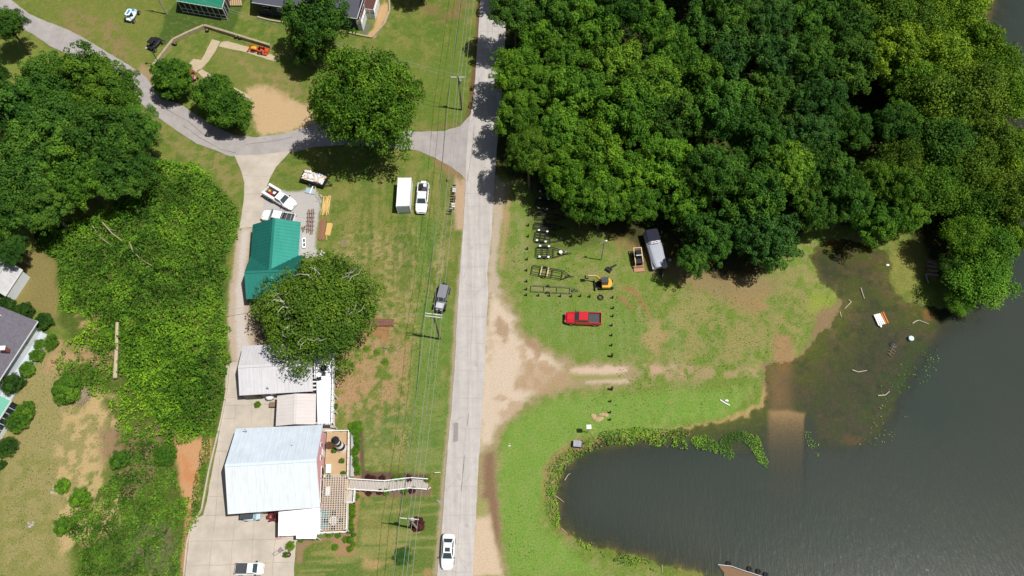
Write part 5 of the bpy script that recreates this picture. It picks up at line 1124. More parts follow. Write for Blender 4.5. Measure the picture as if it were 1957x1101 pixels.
utv((262, 21), (247, 46), 'white and blue side-by-side buggy on the grass at top left', mat('white_plastic', (.62, .7, .72), .4), mat('white_plastic_roof', (.68, .75, .76), .4), mat('blue_decal', (.03, .25, .62), .4))
utv((309, 76), (288, 99), 'all black side-by-side buggy beside the timber wall', m_black, m_black)
def tractor(a, b, label, name, body_m, hood_m, loader=True, L=3.0, seat_m=None):
    pa, pb = at(*a), at(*b); c = (pa+pb)/2; e = empty(name, (c.x, c.y, 0), math.atan2(pa.y-pb.y, pa.x-pb.x), label, 'tractor' if loader else 'mower'); k = L/3
    M().body([(.1*k, .3, .6, 1.0), (.5*k, .32, .55, 1.1), (1.1*k, .3, .55, 1.0), (1.3*k, .22, .6, .85)], 0, .1).build('hood', hood_m, e, bevel=.03); M().box((-.3*k, 0, .55), (1.5*k, .5, .3)).build('chassis', body_m, e, bevel=.02)
    M().box((-.45*k, 0, .95), (.45, .45, .12)).build('seat', m_black, e, bevel=.03); M().box((-.68*k, 0, 1.2), (.1, .42, .45)).build('seat_back', m_black, e, bevel=.03)
    for s_ in (-1, 1):
        M().box((-.7*k, s_*.5, .95), (.8*k, .3, .06)).build('fender', body_m, e, bevel=.02); wheel(e, -.75*k, s_*.6, .46*k, .3); wheel(e, .95*k, s_*.5, .28*k, .2)
    mm = M(); mm.path([(-.95*k, -.4, .8), (-.95*k, -.4, 1.9), (-.95*k, .4, 1.9), (-.95*k, .4, .8)], .03); mm.build('roll_bar', m_black, e)
    if loader:
        mm = M()
        for s_ in (-1, 1): mm.path([(-.1, s_*.45, 1.0), (.9, s_*.45, 1.05), (1.75, s_*.45, .4)], .07, 6)
        mm.build('loader_arm', body_m, e); M().add([(1.7, -.7, .1), (2.2, -.7, .05), (1.7, -.7, .6), (1.7, .7, .1), (2.2, .7, .05), (1.7, .7, .6)], [(0, 1, 2), (5, 4, 3), (0, 3, 4, 1), (2, 5, 3, 0)]).build('bucket', body_m, e)
        mm = M(); mm.box((-1.7, 0, .4), (.8, 1.5, .2)); mm.bar((-1.3, 0, .7), (-2.0, .4, 1.3), .14, .2); mm.bar((-2.0, .4, 1.3), (-2.3, .2, .3), .12, .16); mm.build('backhoe', body_m, e)
    else: M().box((.15, 0, .28), (.9, 1.15, .15)).build('mower_deck', body_m, e, bevel=.03)
    return e
tractor((476, 95), (511, 102), 'orange compact tractor with front loader standing on the upper slab path', 'compact_tractor', m_or, m_ye, True, 3.0)
tractor((381, 160), (358, 138), 'red and pink riding mower squeezed between the rounded evergreens', 'riding_mower', m_rp, mat('pink_hood', (.6, .2, .3), .5), False, 2.6)
tractor((515, 990), (533, 988), 'dark red riding mower against the wall under the big white roof', 'riding_mower', mat('maroon_paint', (.16, .02, .025), .4), mat('maroon_hood', (.2, .03, .03), .4), False, 2.0)
# golf cart
pa = at(484, 988); e = empty('golf_cart', (pa.x, pa.y, .06), .02, 'black roofed golf cart parked against the south wall of the big building', 'golf cart')
M().body([(-1.2, .55, .3, .7), (-.6, .6, .25, .75), (.2, .6, .25, .5), (.7, .6, .25, .8), (1.25, .45, .3, .7)], 0, .1).build('body', mat('cart_blue', (.4, .55, .62), .4), e, bevel=.03)
M().box((-.35, 0, 1.85), (1.9, 1.15, .07)).build('roof', m_liner, e, bevel=.03); M().box((-.3, 0, .8), (.5, 1.0, .14)).build('seat', m_trim, e, bevel=.03)
for x in (-1.1, .5):
    for s_ in (-1, 1): M().tube((x, s_*.5, .6), (x, s_*.5, 1.85), .025, n=6).build('roof_post', m_black, e)
for x in (-.85, .8):
    for s_ in (-1, 1): wheel(e, x, s_*.55, .24, .18)
# dump trailer
pa, pb = at(628, 354), at(579, 340); c = (pa+pb)/2; e = empty('dump_trailer', (c.x, c.y, 0), math.atan2(pa.y-pb.y, pa.x-pb.x), 'black dump trailer heaped with pale rubble on the grass above the gravel pad', 'trailer')
M().box((0, 0, .62), (4.2, 2.0, .12)).build('floor', m_black, e)
for s_ in (-1, 1): M().box((0, s_*1.0, 1.05), (4.3, .09, .95)).build('side_wall', m_black, e, bevel=.015); M().box((s_*2.12, 0, 1.05), (.09, 1.92, .95)).build('end_wall', m_black, e, bevel=.015)
rd = random.Random(6); mm = M().box((0, 0, .95), (4.1, 1.86, .6)); mm.build('rubble_bed', mat('plaster_dust', (.62, .56, .5), .9, noise=.2, nscale=3), e)
mm = [M(), M(), M()]
for i in range(90): mm[i % 3].box((rd.uniform(-1.9, 1.9), rd.uniform(-.8, .8), 1.3+rd.uniform(0, .22)), (rd.uniform(.15, .7), rd.uniform(.1, .45), rd.uniform(.04, .15)), rd.uniform(0, 3.1))
for x, c_ in zip(mm, ((.72, .7, .68), (.58, .42, .28), (.66, .68, .72))): x.build('rubble', mat('rubble%d' % int(c_[0]*100), c_, .85), e)['kind'] = 'stuff'
for x in (-.5, .4):
    for s_ in (-1, 1): wheel(e, x, s_*1.15, .36, .24)
mm = M(); mm.bar((2.1, .6, .5), (3.3, 0, .5), .1, .12); mm.bar((2.1, -.6, .5), (3.3, 0, .5), .1, .12); mm.build('drawbar', m_black, e); M().tube((3.0, 0, .1), (3.0, 0, .9), .05).build('jack', m_steel, e)
# boat trailers
def btrailer(rear, tip, wd_, frame, label, m_, bunks=3, fend=True, spare=False, wood=0, group='boat trailers in a row', tilt=0, wx=None, white=True):
    """frame = frame length; tongue runs on to tip"""
    pa, pb = at(*tip), at(*rear); L = (pa-pb).length; e = empty('boat_trailer', (pb.x, pb.y, 0), math.atan2(pa.y-pb.y, pa.x-pb.x), label, 'trailer', group)
    h = wd_/2; mm = M(); z = .55
    for s_ in (-1, 1): mm.bar((0, s_*h*.9, z), (frame, s_*h*.9, z), .1, .12)
    for x in np.linspace(0, frame, 4): mm.bar((x, -h*.9, z-.08), (x, h*.9, z-.08), .1, .08)
    mm.build('frame', m_, e); mm = M()
    for s_ in (-1, 1): mm.bar((frame, s_*h*.9, z), (L-.6, 0, z), .09, .11)
    mm.bar((L-.9, 0, z), (L, 0, z), .1, .12); mm.build('tongue', m_, e)
    mm = M()
    for k in range(bunks): y = (k-(bunks-1)/2)*h*1.1/max(1, bunks-1)*1.0 if bunks > 1 else 0; mm.bar((.1, y, z+.14), (frame*.98, y, z+.14), .1, .1)
    if bunks: mm.build('bunk', m_black, e)
    x = wx or frame*.45
    for s_ in (-1, 1):
        for dx in ((-.38, .38) if fend else (0,)): wheel(e, x+dx, s_*(h+.02), .33, .2)
        if fend:
            f = M().box((x, s_*(h+.02), .75), (1.6, .28, .06)).build('fender', m_, e, bevel=.02)
            if white:
                for dx in (-.72, .72): M().box((x+dx, s_*(h+.02), .79), (.34, .3, .03)).build('fender_step', m_trim, f)
    for k in range(wood): xx = frame*(.3+.22*k); M().box((xx, 0, z+.12), (.18, wd_*.9, .06)).build('plank', m_tanp, e)
    if spare: M().tube((frame+1.1, .05, z+.08), (frame+1.1, .05, z+.22), .3, n=14).build('spare_wheel', m_trim, e)
    mm = M(); mm.tube((L-.6, 0, .1), (L-.6, 0, 1.0), .045); mm.box((L-.95, 0, .85), (.2, .25, .25)); mm.build('winch', m_steel if spare else m_black, e); return e
btrailer((1023, 453), (1082, 462), 1.9, 2.6, 'black trailer just above the one with the white spare wheel', m_black, 3)
btrailer((1025, 484), (1092, 487), 1.95, 2.9, 'black boat trailer with white fender ends and round white spare wheel', m_black, 4, spare=True)
btrailer((1017, 518), (1096, 532), 1.75, 5.0, 'long black pontoon trailer with pale planks beside the digger', m_black, 2, fend=False, wood=2, wx=2.0)
btrailer((1016, 553), (1108, 558), 1.15, 6.3, 'long narrow grey trailer above the lower row of posts', mat('worn_trailer_steel', (.13, .14, .10), .6), 0, fend=False, wx=2.6)
btrailer((1021, 434), (1082, 439), 1.2, 3.6, 'black trailer lying in shade, third up from the one with the spare wheel', m_black, 3, fend=False)
btrailer((1024, 392), (1082, 398), 1.9, 2.9, 'shaded black trailer with pale fender ends under the wood edge', m_black, 3)
btrailer((1024, 416), (1084, 420), 1.2, 3.8, 'black trailer in deep shade just below the one with pale fender ends', m_black, 2, fend=False)
btrailer((1027, 361), (1075, 365), 1.8, 2.8, 'uppermost trailer of the row, half hidden under the trees', m_black, 3)
# rusty hay trailer / rack on the lawn
pa, pb = at(752, 618), at(701, 618); e = empty('rusty_rack', ((pa.x+pb.x)/2, (pa.y+pb.y)/2, 0), math.atan2(pa.y-pb.y, pa.x-pb.x), 'rusty brown steel rack lying on the lawn right of the oak', 'rack'); mm = M(); m_rust = mat('rust', (.20, .10, .075), .9, noise=.3, nscale=4)
L = (pa-pb).length
for y in (-.5, -.25, 0, .25, .5): mm.bar((-L/2, y, .4), (L/2, y, .4), .13, .08)
mm.build('rail', m_rust, e); mm = M()
for k in range(5): x = -L/2+L*k/4; mm.bar((x, -.6, .34), (x, .6, .34), .1, .1); [mm.box((x, s_*.55, .2), (.12, .12, .4)) for s_ in (-1, 1)]
mm.build('cross_bar', m_rust, e); M().box((0, 0, .33), (L*.96, 1.05, .04)).build('plate', m_rust, e)
# excavator
c = at(1157, 546); e = empty('mini_excavator', (c.x, c.y, 0), 0, 'yellow mini excavator with its arm reaching left over the trailers', 'excavator')
for s_, nm in ((-1, 'track'), (1, 'track')):
    t = M().loft([[(x, s_*.62+dy, z_) for x, z_ in ((-1.2, .1), (-1.0, 0), (1.0, 0), (1.2, .1), (1.25, .35), (1.0, .5), (-1.0, .5), (-1.25, .35))] for dy in (-.17, .17)]).build('track', m_rub, e, bevel=.02)
    for x in (-.95, 0, .95): M().tube((x, s_*(.62+.17), .25), (x, s_*(.62+.19), .25), .16, n=10).build('roller', m_black, t)
M().box((0, 0, .35), (1.5, .9, .25)).build('undercarriage', m_black, e); M().box((-1.75, 0, .28), (.08, 1.9, .45)).build('blade', m_black, e); M().bar((-1.7, 0, .3), (-.8, 0, .35), .7, .12).build('blade_arm', m_black, e)
mm = M(); S = []
for i in range(9): a = -1.57+i*.39; S.append((.35+.65*math.cos(a), .85*math.sin(a)))
mm.prism([(-.7, -.8)]+S+[(-.7, .8)], .65, 1.15); mm.build('house', m_ye, e, bevel=.06)
M().box((-.25, 0, 1.65), (1.15, .95, 1.0), taper=.9).build('cab', m_cg, e, bevel=.05); M().box((-.25, 0, 2.2), (1.15, .95, .08)).build('cab_roof', m_liner, e, bevel=.03)
mm = M(); mm.bar((-.7, .35, .95), (-1.6, .75, 2.3), .2, .28); mm.build('boom', m_ye, e); M().bar((-1.55, .73, 2.3), (-2.9, 1.0, 1.9), .16, .2).build('stick', m_tanp, e)
M().tube((-.8, .45, 1.2), (-1.4, .68, 1.8), .06).build('ram', m_steel, e)
M().loft([[(-2.9+dx, .72+dy, z_) for dx, z_ in ((-.3, 1.9), (-.5, 1.4), (-.2, 1.1), (.2, 1.2), (.1, 1.7))] for dy in (0, .5)]).build('bucket', m_wood, e, bevel=.02)
# skid loader
c = at(1218, 496); e = empty('skid_loader', (c.x, c.y, 0), -math.pi/2+.03, 'black and tan skid loader with brown bucket left of the covered boat', 'skid loader')
M().box((0, 0, .75), (2.5, 1.15, .8)).build('body', m_black, e, bevel=.04); M().box((-.1, 0, 1.6), (1.1, .9, .95), taper=.92).build('cab', m_dark, e, bevel=.04); M().box((-.75, 0, 1.35), (.6, .8, .12)).build('engine_cover', m_liner, e)
for s_ in (-1, 1):
    M().bar((-1.4, s_*.62, 1.55), (1.2, s_*.62, 1.3), .14, .18).build('lift_arm', m_tanp, e, bevel=.02); M().bar((1.2, s_*.62, 1.35), (1.65, s_*.62, .45), .12, .18).build('arm_link', m_tanp, e)
    for x in (-.75, .7): wheel(e, x, s_*.78, .4, .3)
M().bar((-1.35, -.62, 1.55), (-1.35, .62, 1.55), .12, .12).build('cross_bar', m_tanp, e); M().bar((.3, -.5, 2.12), (.3, .5, 2.12), .1, .06).build('cab_trim', m_trim, e)
M().loft([[(x, dy, z_) for x, z_ in ((1.55, .15), (2.3, .1), (2.3, .18), (1.75, .3), (1.6, .75), (1.5, .75))] for dy in (-.85, .85)]).build('bucket', mat('brown_bucket', (.38, .2, .12), .7, noise=.2), e)
# covered pontoon boat
pa, pb = at(1261, 512, .9), at(1243, 447, .9); c = (pa+pb)/2; e = empty('pontoon_boat', (c.x, c.y, 0), math.atan2(pa.y-pb.y, pa.x-pb.x), 'pontoon boat under a silver grey cover on its trailer at the wood edge', 'boat')
mb = mat('boat_cover', (.34, .36, .42), .55, noise=.06, nscale=2); m_al = mat('aluminium_rail', (.5, .5, .52), .35, metal=.5)
M().body([(-3.4, 1.15, 1.0, 1.75), (-2.5, 1.2, 1.0, 1.85), (0, 1.2, 1.0, 1.95), (2.2, 1.1, 1.0, 1.8), (3.3, .85, 1.05, 1.6)], 0, .35).build('cover', mb, e, bevel=.05)
for s_ in (-1, 1): M().tube((-3.3, s_*.85, .75), (3.3, s_*.85, .75), .3, n=14).build('pontoon', m_al, e)
M().box((-.1, 0, 1.03), (6.8, 2.5, .08)).build('deck', m_al, e); M().box((-2.2, 0, 2.3), (2.2, 2.0, .1)).build('bimini_top', mat('navy_canvas', (.012, .014, .028), .8), e, bevel=.04)
mm = M(); mm.path([(-1.0, -1.0, 1.8), (-.75, -.7, 2.35), (-.6, 0, 2.5), (-.75, .7, 2.35), (-1.0, 1.0, 1.8)], .06); mm.path([(-1.2, -1.0, 1.9), (-1.0, -.5, 2.42), (-.9, 0, 2.5), (-1.0, .5, 2.42), (-1.2, 1.0, 1.9)], .06); [mm.bar((-.95, y, 2.4), (-.7, y, 2.4), .07, .07) for y in (-.5, 0, .5)]; mm.build('tower', m_white, e)
mm = M(); mm.tube((-3.3, -1.25, 1.5), (3.0, -1.2, 1.5), .03); mm.tube((-3.3, -1.25, 1.2), (3.0, -1.2, 1.2), .03); mm.build('rail', m_al, e)
mm = M(); [mm.bar((-2.8, s_*.5, .45), (3.3, s_*.45, .45), .1, .12) for s_ in (-1, 1)]; mm.bar((3.3, 0, .5), (4.9, 0, .5), .12, .14); mm.bar((3.2, -.45, .48), (4.3, 0, .48), .09, .1); mm.bar((3.2, .45, .48), (4.3, 0, .48), .09, .1); mm.box((4.0, 0, .85), (.3, .3, .6)); mm.build('trailer_frame', m_black, e); M().tube((4.5, .2, .1), (4.5, .2, 1.0), .06).build('trailer_jack', m_trim, e)
for x in (-1.3, -.5):
    for s_ in (-1, 1): wheel(e, x, s_*1.05, .32, .2)
c = at(1280, 497, .3); e = M().ball((c.x, c.y, .3), .28, 12).build('mooring_buoy', mat('pale_blue_plastic', (.3, .4, .55), .4)); tagset(e, 'pale blue buoy lying right of the covered boat', 'buoy')
# ------------------------------------------------------------------ utility poles and wires
m_pole = mat('pole_wood', (.16, .105, .07), .9, noise=.3, nscale=2); m_polew = mat('grey_pole_wood', (.34, .31, .27), .9, noise=.2); m_ins = mat('insulator', (.55, .56, .56), .4)
m_wire = mat('wire', (.30, .31, .30), .5); m_arm = mat('bleached_crossarm', (.62, .61, .58), .8)
def upole(base, h, rz, label, arms=1, xf=False, mw=m_pole, aw=2.6):
    p = at(*base); e = empty('utility_pole', (p.x, p.y, 0), rz, label, 'utility pole'); M().tube((0, 0, -.2), (0, 0, h), .17, .12, 10).build('shaft', mw, e)
    pts = []
    for k in range(arms):
        dy = (k-(arms-1)/2)*.42
        a = M().box((0, dy, h-.35), (aw, .1, .12)).build('crossarm', m_arm, e)
        for x in (-aw/2+.1, aw/2-.1): M().lathe([(.04, 0), (.08, .08), (.05, .2)], (x, dy, h-.29), 8).build('insulator', m_ins, a)
    M().lathe([(.04, 0), (.07, .1), (.04, .22)], (0, 0, h), 8).build('insulator', m_ins, e)
    if xf: M().tube((.32, .1, h-2.0), (.32, .1, h-1.1), .24, n=12).build('transformer', m_steel, e, bevel=.03)
    c, s = math.cos(rz), math.sin(rz); f = lambda x, z: Vector((p.x+x*c, p.y+x*s, z))
    return f(-aw/2+.1, h-.1), f(0, h+.2), f(aw/2-.1, h-.1), f(.15, h-2.2)
P1 = upole((883, 210), 9.3, -.05, 'brown utility pole with single crossarm on the lawn above the side road junction', 1, True)
P2 = upole((841, 648), 9.8, -.17, 'brown utility pole with double crossarm beside the dark grey SUV', 2)
P3 = upole((798, 1011), 9.3, -.13, 'pale utility pole rising from the dark red shrub below the boardwalk', 1, True, m_polew)
P0 = [p+Vector((5.2, 52, 0)) for p in P1]; P4 = [p+(p-q)*1.0 for p, q in zip(P3, P2)]
def wire(name, a, b, sag, label, r=.022, group=None, parent=None):
    pts = [lerp(a, b, t)-Vector((0, 0, sag*4*t*(1-t))) for t in np.linspace(0, 1, 15)]; o = M().path(pts, r, 4).build(name, m_wire, parent)
    return tagset(o, label, 'power line', group)
SEG = (('north of the side road pole', P0, P1), ('between the side road pole and the pole by the SUV', P1, P2), ('between the pole by the SUV and the pole below the boardwalk', P2, P3), ('south of the pole below the boardwalk', P3, P4))
for nm, A, B in SEG:
    for i, w_ in enumerate(('left power line', 'centre power line', 'right power line', 'lower neutral line')): wire('power_line', A[i], B[i], 1.0 if i < 3 else 1.2, f'{w_} {nm}', .024, 'overhead power lines')
PT = at(319, 27); T_ = empty('utility_pole', (PT.x, PT.y, 0), 0, 'grey wooden pole leaning at the top edge beside the green roofed house', 'utility pole'); M().tube((0, 0, 0), (-.3, .3, 8), .15, .11, 9).build('shaft', m_polew, T_); M().box((-.3, .3, 7.6), (1.6, .1, .12)).build('crossarm', m_arm, T_)
for i in (0, 1): wire('power_line', P1[i*2], PT+Vector((-.8+i, .3, 7.7)), 1.2, ['upper thin line running west from the side road pole', 'lower thin line running west from the side road pole'][i], .02)
wire('power_line', P2[1], at(500, 583, 3.4), 1.0, 'service line from the pole by the SUV to the green roofed building', .018); wire('power_line', at(500, 580, 3.4), at(425, 594, 3.5), .2, 'pale service line crossing the gravel drive from the green roofed building', .03)
e = empty('light_pole', at(1149, 497), .1, 'thin wooden yard pole with small arm on the grass above the digger', 'light pole'); M().tube((0, 0, 0), (0, 0, 6.6), .1, .07, 8).build('shaft', m_polew, e); M().bar((-.75, -.25, 6.2), (.25, .1, 6.5), .06, .06).build('arm', m_steel, e); M().box((.3, .1, 6.4), (.3, .2, .12)).build('lamp', m_trim, e)
e = empty('lamp_post', at(306, 124), .3, 'slim black lamp post with curved neck beside the timber wall', 'lamp post'); M().path([(0, 0, 0), (0, 0, 4.2), (-.15, .05, 4.7), (-.5, .15, 4.8)], .07, 8).build('post', m_black, e); M().lathe([(.08, .2), (.25, .05), (.22, 0)], (-.6, .18, 4.65), 10).build('lamp_head', m_steel, e); M().lathe([(.16, 0), (.12, .3)], n=10).build('base', m_black, e)
# ------------------------------------------------------------------ posts round the trailer yard
def post(px, py, label, h=.75, r=.13, group='short dark posts round the trailer yard', nm='bollard'):
    p = at(px, py); e = empty(nm, (p.x, p.y, 0), 0, label, 'post', group); M().lathe([(r, -.1), (r, h*.95), (r*.75, h)], n=9).build('shaft', m_wood if False else m_black, e); M().lathe([(r*.75, h), (r*.2, h+.03)], n=9).build('cap', m_black, e); return e
LC = [(1010.5, 413), (1010, 432), (1009.6, 453), (1008, 477), (1007.6, 497), (1006.5, 518), (1006.5, 539), (1006, 554), (1006, 565)]
for i, p in enumerate(LC): post(*p, f'{ORD[i]} short post from the top in the column left of the trailers')
RC = [(1029, 566), (1050, 566), (1071, 567), (1092, 567.5), (1109, 567), (1127, 568), (1170.6, 570)]
for i, p in enumerate(RC): post(*p, f'{ORD[i]} short post from the left in the row above the red pickup')
CC = [(1171.5, 590), (1171, 605), (1169, 623), (1168.8, 642), (1168.8, 661)]
for i, p in enumerate(CC): post(*p, f'{ORD[i]} short post from the top in the column right of the red pickup')
for i, p in enumerate([(1169, 682), (1169, 745)]): post(*p, ['taller gate post just above the gravel track', 'taller gate post just below the gravel track'][i], 1.3, .17, 'gate posts at the gravel track', 'gate_post')
for i, p in enumerate([(1166.7, 768), (1166, 789), (1166, 803)]): post(*p, f'{ORD[i]} short post below the gravel track counting from the track')
p = at(1147.5, 569); e = empty('discarded_tyre', (p.x, p.y, 0), 0, 'black tyre lying in the row of short posts below the digger', 'tyre'); M().lathe([(.28, 0), (.48, .02), (.52, .12), (.46, .24), (.3, .24), (.26, .12), (.28, 0)], n=18).build('tread', m_rub, e); M().lathe([(.08, .04), (.08, .3)], n=8).build('stake', m_wood, e)
p = at(1163, 517); e = empty('spare_bucket', (p.x, p.y, 0), .9, 'dark digger bucket lying on the grass above the yellow excavator', 'digger bucket'); M().loft([[(x, dy, z_) for x, z_ in ((-.4, .05), (.35, .02), (.45, .3), (.1, .6), (-.3, .5))] for dy in (-.45, .45)]).build('shell', m_black, e, bevel=.03); M().bar((.5, 0, .15), (1.6, -.5, .1), .3, .12).build('linkage', m_black, e)
# ------------------------------------------------------------------ mailboxes
MB_ = [(869, 358, 'k'), (868.5, 361.5, 's'), (869, 365, 'w'), (868.7, 369, 'w'), (868, 373.5, 'k'), (868.5, 379, 'k'), (868.5, 383, 'k'), (867.5, 388, 'k'), (867, 393.5, 'w'), (867.3, 398, 'w'), (863.5, 402, 's'), (861.5, 407, 'k')]
for i, (x, y, c_) in enumerate(MB_):
    mm_ = {'k': m_black, 's': m_steel, 'w': m_white}[c_]; p = at(x, y+3); e = empty('mailbox', (p.x, p.y, 0), -.1, f"{ {'k': 'black', 's': 'silver', 'w': 'white'}[c_]} mailbox, {ORD[i]} from the top of the roadside mailbox row", 'mailbox', 'mailboxes in a row beside the road')
    M().box((0, 0, .5), (.1, .1, 1.0)).build('post', m_wood, e); S = []
    for x_ in (-.27, .27): S.append([(x_, -.12, 1.0), (x_, -.12, 1.14), (x_, -.07, 1.22), (x_, .07, 1.22), (x_, .12, 1.14), (x_, .12, 1.0)])
    M().loft(S).build('box', mm_, e); M().box((.2, .14, 1.2), (.04, .02, .14)).build('flag', m_rp, e)
p = at(856, 346); e = empty('meter_stump', (p.x, p.y, 0), 0, 'small dark stump in bare soil above the mailbox row', 'stump'); M().lathe([(.32, 0), (.24, .3), (.2, .5)], n=9).build('trunk', m_wood, e); M().lathe([(.2, .5), (.05, .52)], n=9).build('cut_top', m_bark, e)
# ------------------------------------------------------------------ building materials
m_pine = mat('new_pine', alb((240, 206, 130)), .8, noise=.12, nscale=2); m_ply = mat('plywood', alb((236, 196, 126)), .8, noise=.1); m_cedar = mat('red_brown_boards', alb((168, 118, 92)), .85, noise=.15)
rp_ = random.Random(9)
def stack(name, a, b, n, wd_, lay, m_, label, sp=.0, fan=.03, cat='lumber', bw_=.14, th=.04):
    pa, pb = at(*a), at(*b); L = (pa-pb).length; c = (pa+pb)/2; e = empty(name, (c.x, c.y, 0), math.atan2(pa.y-pb.y, pa.x-pb.x), label, cat)
    for l in range(lay):
        for i in range(n):
            y = (i-(n-1)/2)*(wd_/n)+rp_.uniform(-.02, .02); M().box((rp_.uniform(-.35, .35)*fan*8, y, .12+l*(th+.01)), (L*rp_.uniform(.8, 1), bw_, th), rp_.uniform(-fan, fan)).build('board', m_, e)
    for x in (-L*.3, L*.3): M().box((x, 0, .05), (.1, wd_, .08)).build('bearer', m_wood, e)
    return e
stack('lumber_pile', (627, 374), (620, 413), 8, 1.3, 2, m_pine, 'fanned pile of pale yellow lumber at the edge of the gravel pad', fan=.06)
stack('lumber_pile', (618, 419), (613, 461), 6, .95, 2, m_cedar, 'neat stack of red brown boards beside the plywood', fan=0, bw_=.155)
p = at(629, 440); e = empty('plywood_stack', (p.x, p.y, 0), 1.42, 'stack of plywood sheets right of the red brown boards', 'plywood')
for k in range(4): M().box((k*.03, k*.02, .1+k*.05), (2.3, .85, .04), .02*k).build('sheet', m_ply, e)
M().box((-1.5, .1, .08), (.9, .12, .05), .3).build('offcut', m_ply, e)
def piperack(x, y0, y1, label):
    pa, pb = at(x+2, y0), at(x-1, y1); L = (pa-pb).length; c = (pa+pb)/2; e = empty('steel_ladder_rack', (c.x, c.y, 0), math.atan2(pa.y-pb.y, pa.x-pb.x), label, 'rack', 'rusty racks on the gravel')
    for s_ in (-1, 1): M().bar((-L/2, s_*.14, .35), (L/2, s_*.14, .35), .1, .08).build('rail', m_rust, e)
    for k in range(5): xx = -L*.35+L*.17*k; M().bar((xx, -.42, .3), (xx, .42, .3), .06, .06).build('rung', m_rust, e); M().box((xx, .4, .15), (.05, .05, .3)).build('foot', m_rust, e)
piperack(590, 402, 446, 'left rusty rack lying on the gravel pad beside the green roof'); piperack(597, 401, 449, 'right rusty rack lying on the gravel pad beside the green roof')
p = at(580, 441); e = empty('wheelbarrow', (p.x, p.y, 0), 1.2, 'dark wheelbarrow on the gravel beside the green roof corner', 'wheelbarrow'); M().loft([[(x, -w_, z_) for x, z_ in ((-.4, .5), (.4, .5))]+[(x, w_, z_) for x, z_ in ((.4, .5), (-.4, .5))] if False else [(-.35*k, -w_*k, .3+.35*(k-.6)/.4*.8), (.4*k, -w_*k, .3+.35*(k-.6)/.4*.8), (.4*k, w_*k, .3+.35*(k-.6)/.4*.8), (-.35*k, w_*k, .3+.35*(k-.6)/.4*.8)] for k, w_ in ((.6, .3), (1.0, .34))]).build('tray', m_wood, e); M().tube((.6, -.05, .2), (.6, .05, .2), .2, n=12).build('wheel', m_rub, e)
for s_ in (-1, 1): M().bar((.6, s_*.08, .2), (-.9, s_*.28, .5), .04, .04).build('handle', m_wood, e)
p = at(582, 466); e = empty('window_frame_stack', (p.x, p.y, 0), .1, 'white framed window leaning beside the green roof above the oak', 'window frame'); M().box((0, 0, .35), (.55, 1.9, .08)).build('frame', m_white, e); M().box((.02, .4, .41), (.3, .6, .03)).build('pane', m_glass, e); M().box((.02, -.4, .41), (.3, .6, .03)).build('pane', m_glass, e)
p = at(617, 491); e = empty('plastic_pipe_pile', (p.x, p.y, 0), 1.3, 'white plastic pipes lying at the upper edge of the oak', 'pipes')
for k in range(3): M().tube((-.8+k*.2, k*.22, .12), (.8+k*.1, k*.24, .12), .1, n=9).build('pipe', m_white, e)
p = at(657, 466); e = empty('old_pallet', (p.x, p.y, 0), .05, 'grey green mossy pallet on the lawn above the oak', 'pallet')
for k in range(5): M().box((-.4+k*.2, 0, .12), (.15, 1.4, .03)).build('slat', mat('mossy_wood', (.22, .2, .1), .9), e)
for k in (-.6, 0, .6): M().box((0, k, .06), (.95, .1, .09)).build('bearer', m_wood, e)
p = at(594, 366); e = empty('glass_panel', (p.x, p.y, 0), -.3, 'pale blue framed glass panel on the gravel below the dump trailer', 'panel'); M().box((0, 0, .15), (1.9, 1.1, .05)).build('frame', m_steel, e); M().box((0, 0, .185), (1.7, .9, .02)).build('pane', mat('blue_glass', (.3, .42, .5), .2), e)
e = M().bar(at(592, 370, .25), at(598, 356, .5), .2, .05).build('white_board', m_trim); tagset(e, 'white board leaning from the glass panel to the dump trailer', 'board'); e = M().bar(at(601, 369, .2), at(603, 357, .5), .14, .05).build('yellow_board', m_pine); tagset(e, 'pale yellow board leaning right of the white board', 'board')
# rubble and stones
def rocks(name, px, py, n, spread, m_, label, rs=(.12, .3), flat=.4, seed=1):
    p = at(px, py); e = empty(name, (p.x, p.y, 0), 0, label, 'stones'); r = random.Random(seed)
    for k in range(n):
        q = r.uniform(*rs); M().ball((r.uniform(-1, 1)*spread[0], r.uniform(-1, 1)*spread[1], q*flat*.4), (q, q*r.uniform(.6, .9), q*flat), 8, jit=.14, rnd=r).build('stone', m_, e)
m_stone = mat('sandstone', alb((206, 176, 134)), .9, noise=.15, nscale=3); m_gst = mat('grey_stone', alb((200, 194, 188)), .9, noise=.15)
rocks('flat_stones', 1146, 798, 13, (1.25, .5), m_stone, 'cluster of flat sandstone slabs on the grass above the inlet', (.25, .5), .25)
rocks('rubble_heap', 609, 380, 18, (.5, .9), m_gst, 'small heap of pale rubble at the corner of the gravel pad', (.1, .25), .6, 2)
rocks('white_stones', 975, 850, 5, (.4, .6), m_trim, 'five white stones scattered on the meadow right of the main road', (.07, .12), .5, 3)
rocks('grey_stone_heap', 104, 939, 9, (.5, .4), m_gst, 'upper small heap of grey stones in the dry field', (.12, .3), .5, 5); rocks('grey_stone_heap', 58, 1003, 7, (.4, .4), m_gst, 'lower small heap of grey stones in the dry field', (.12, .3), .5, 6)
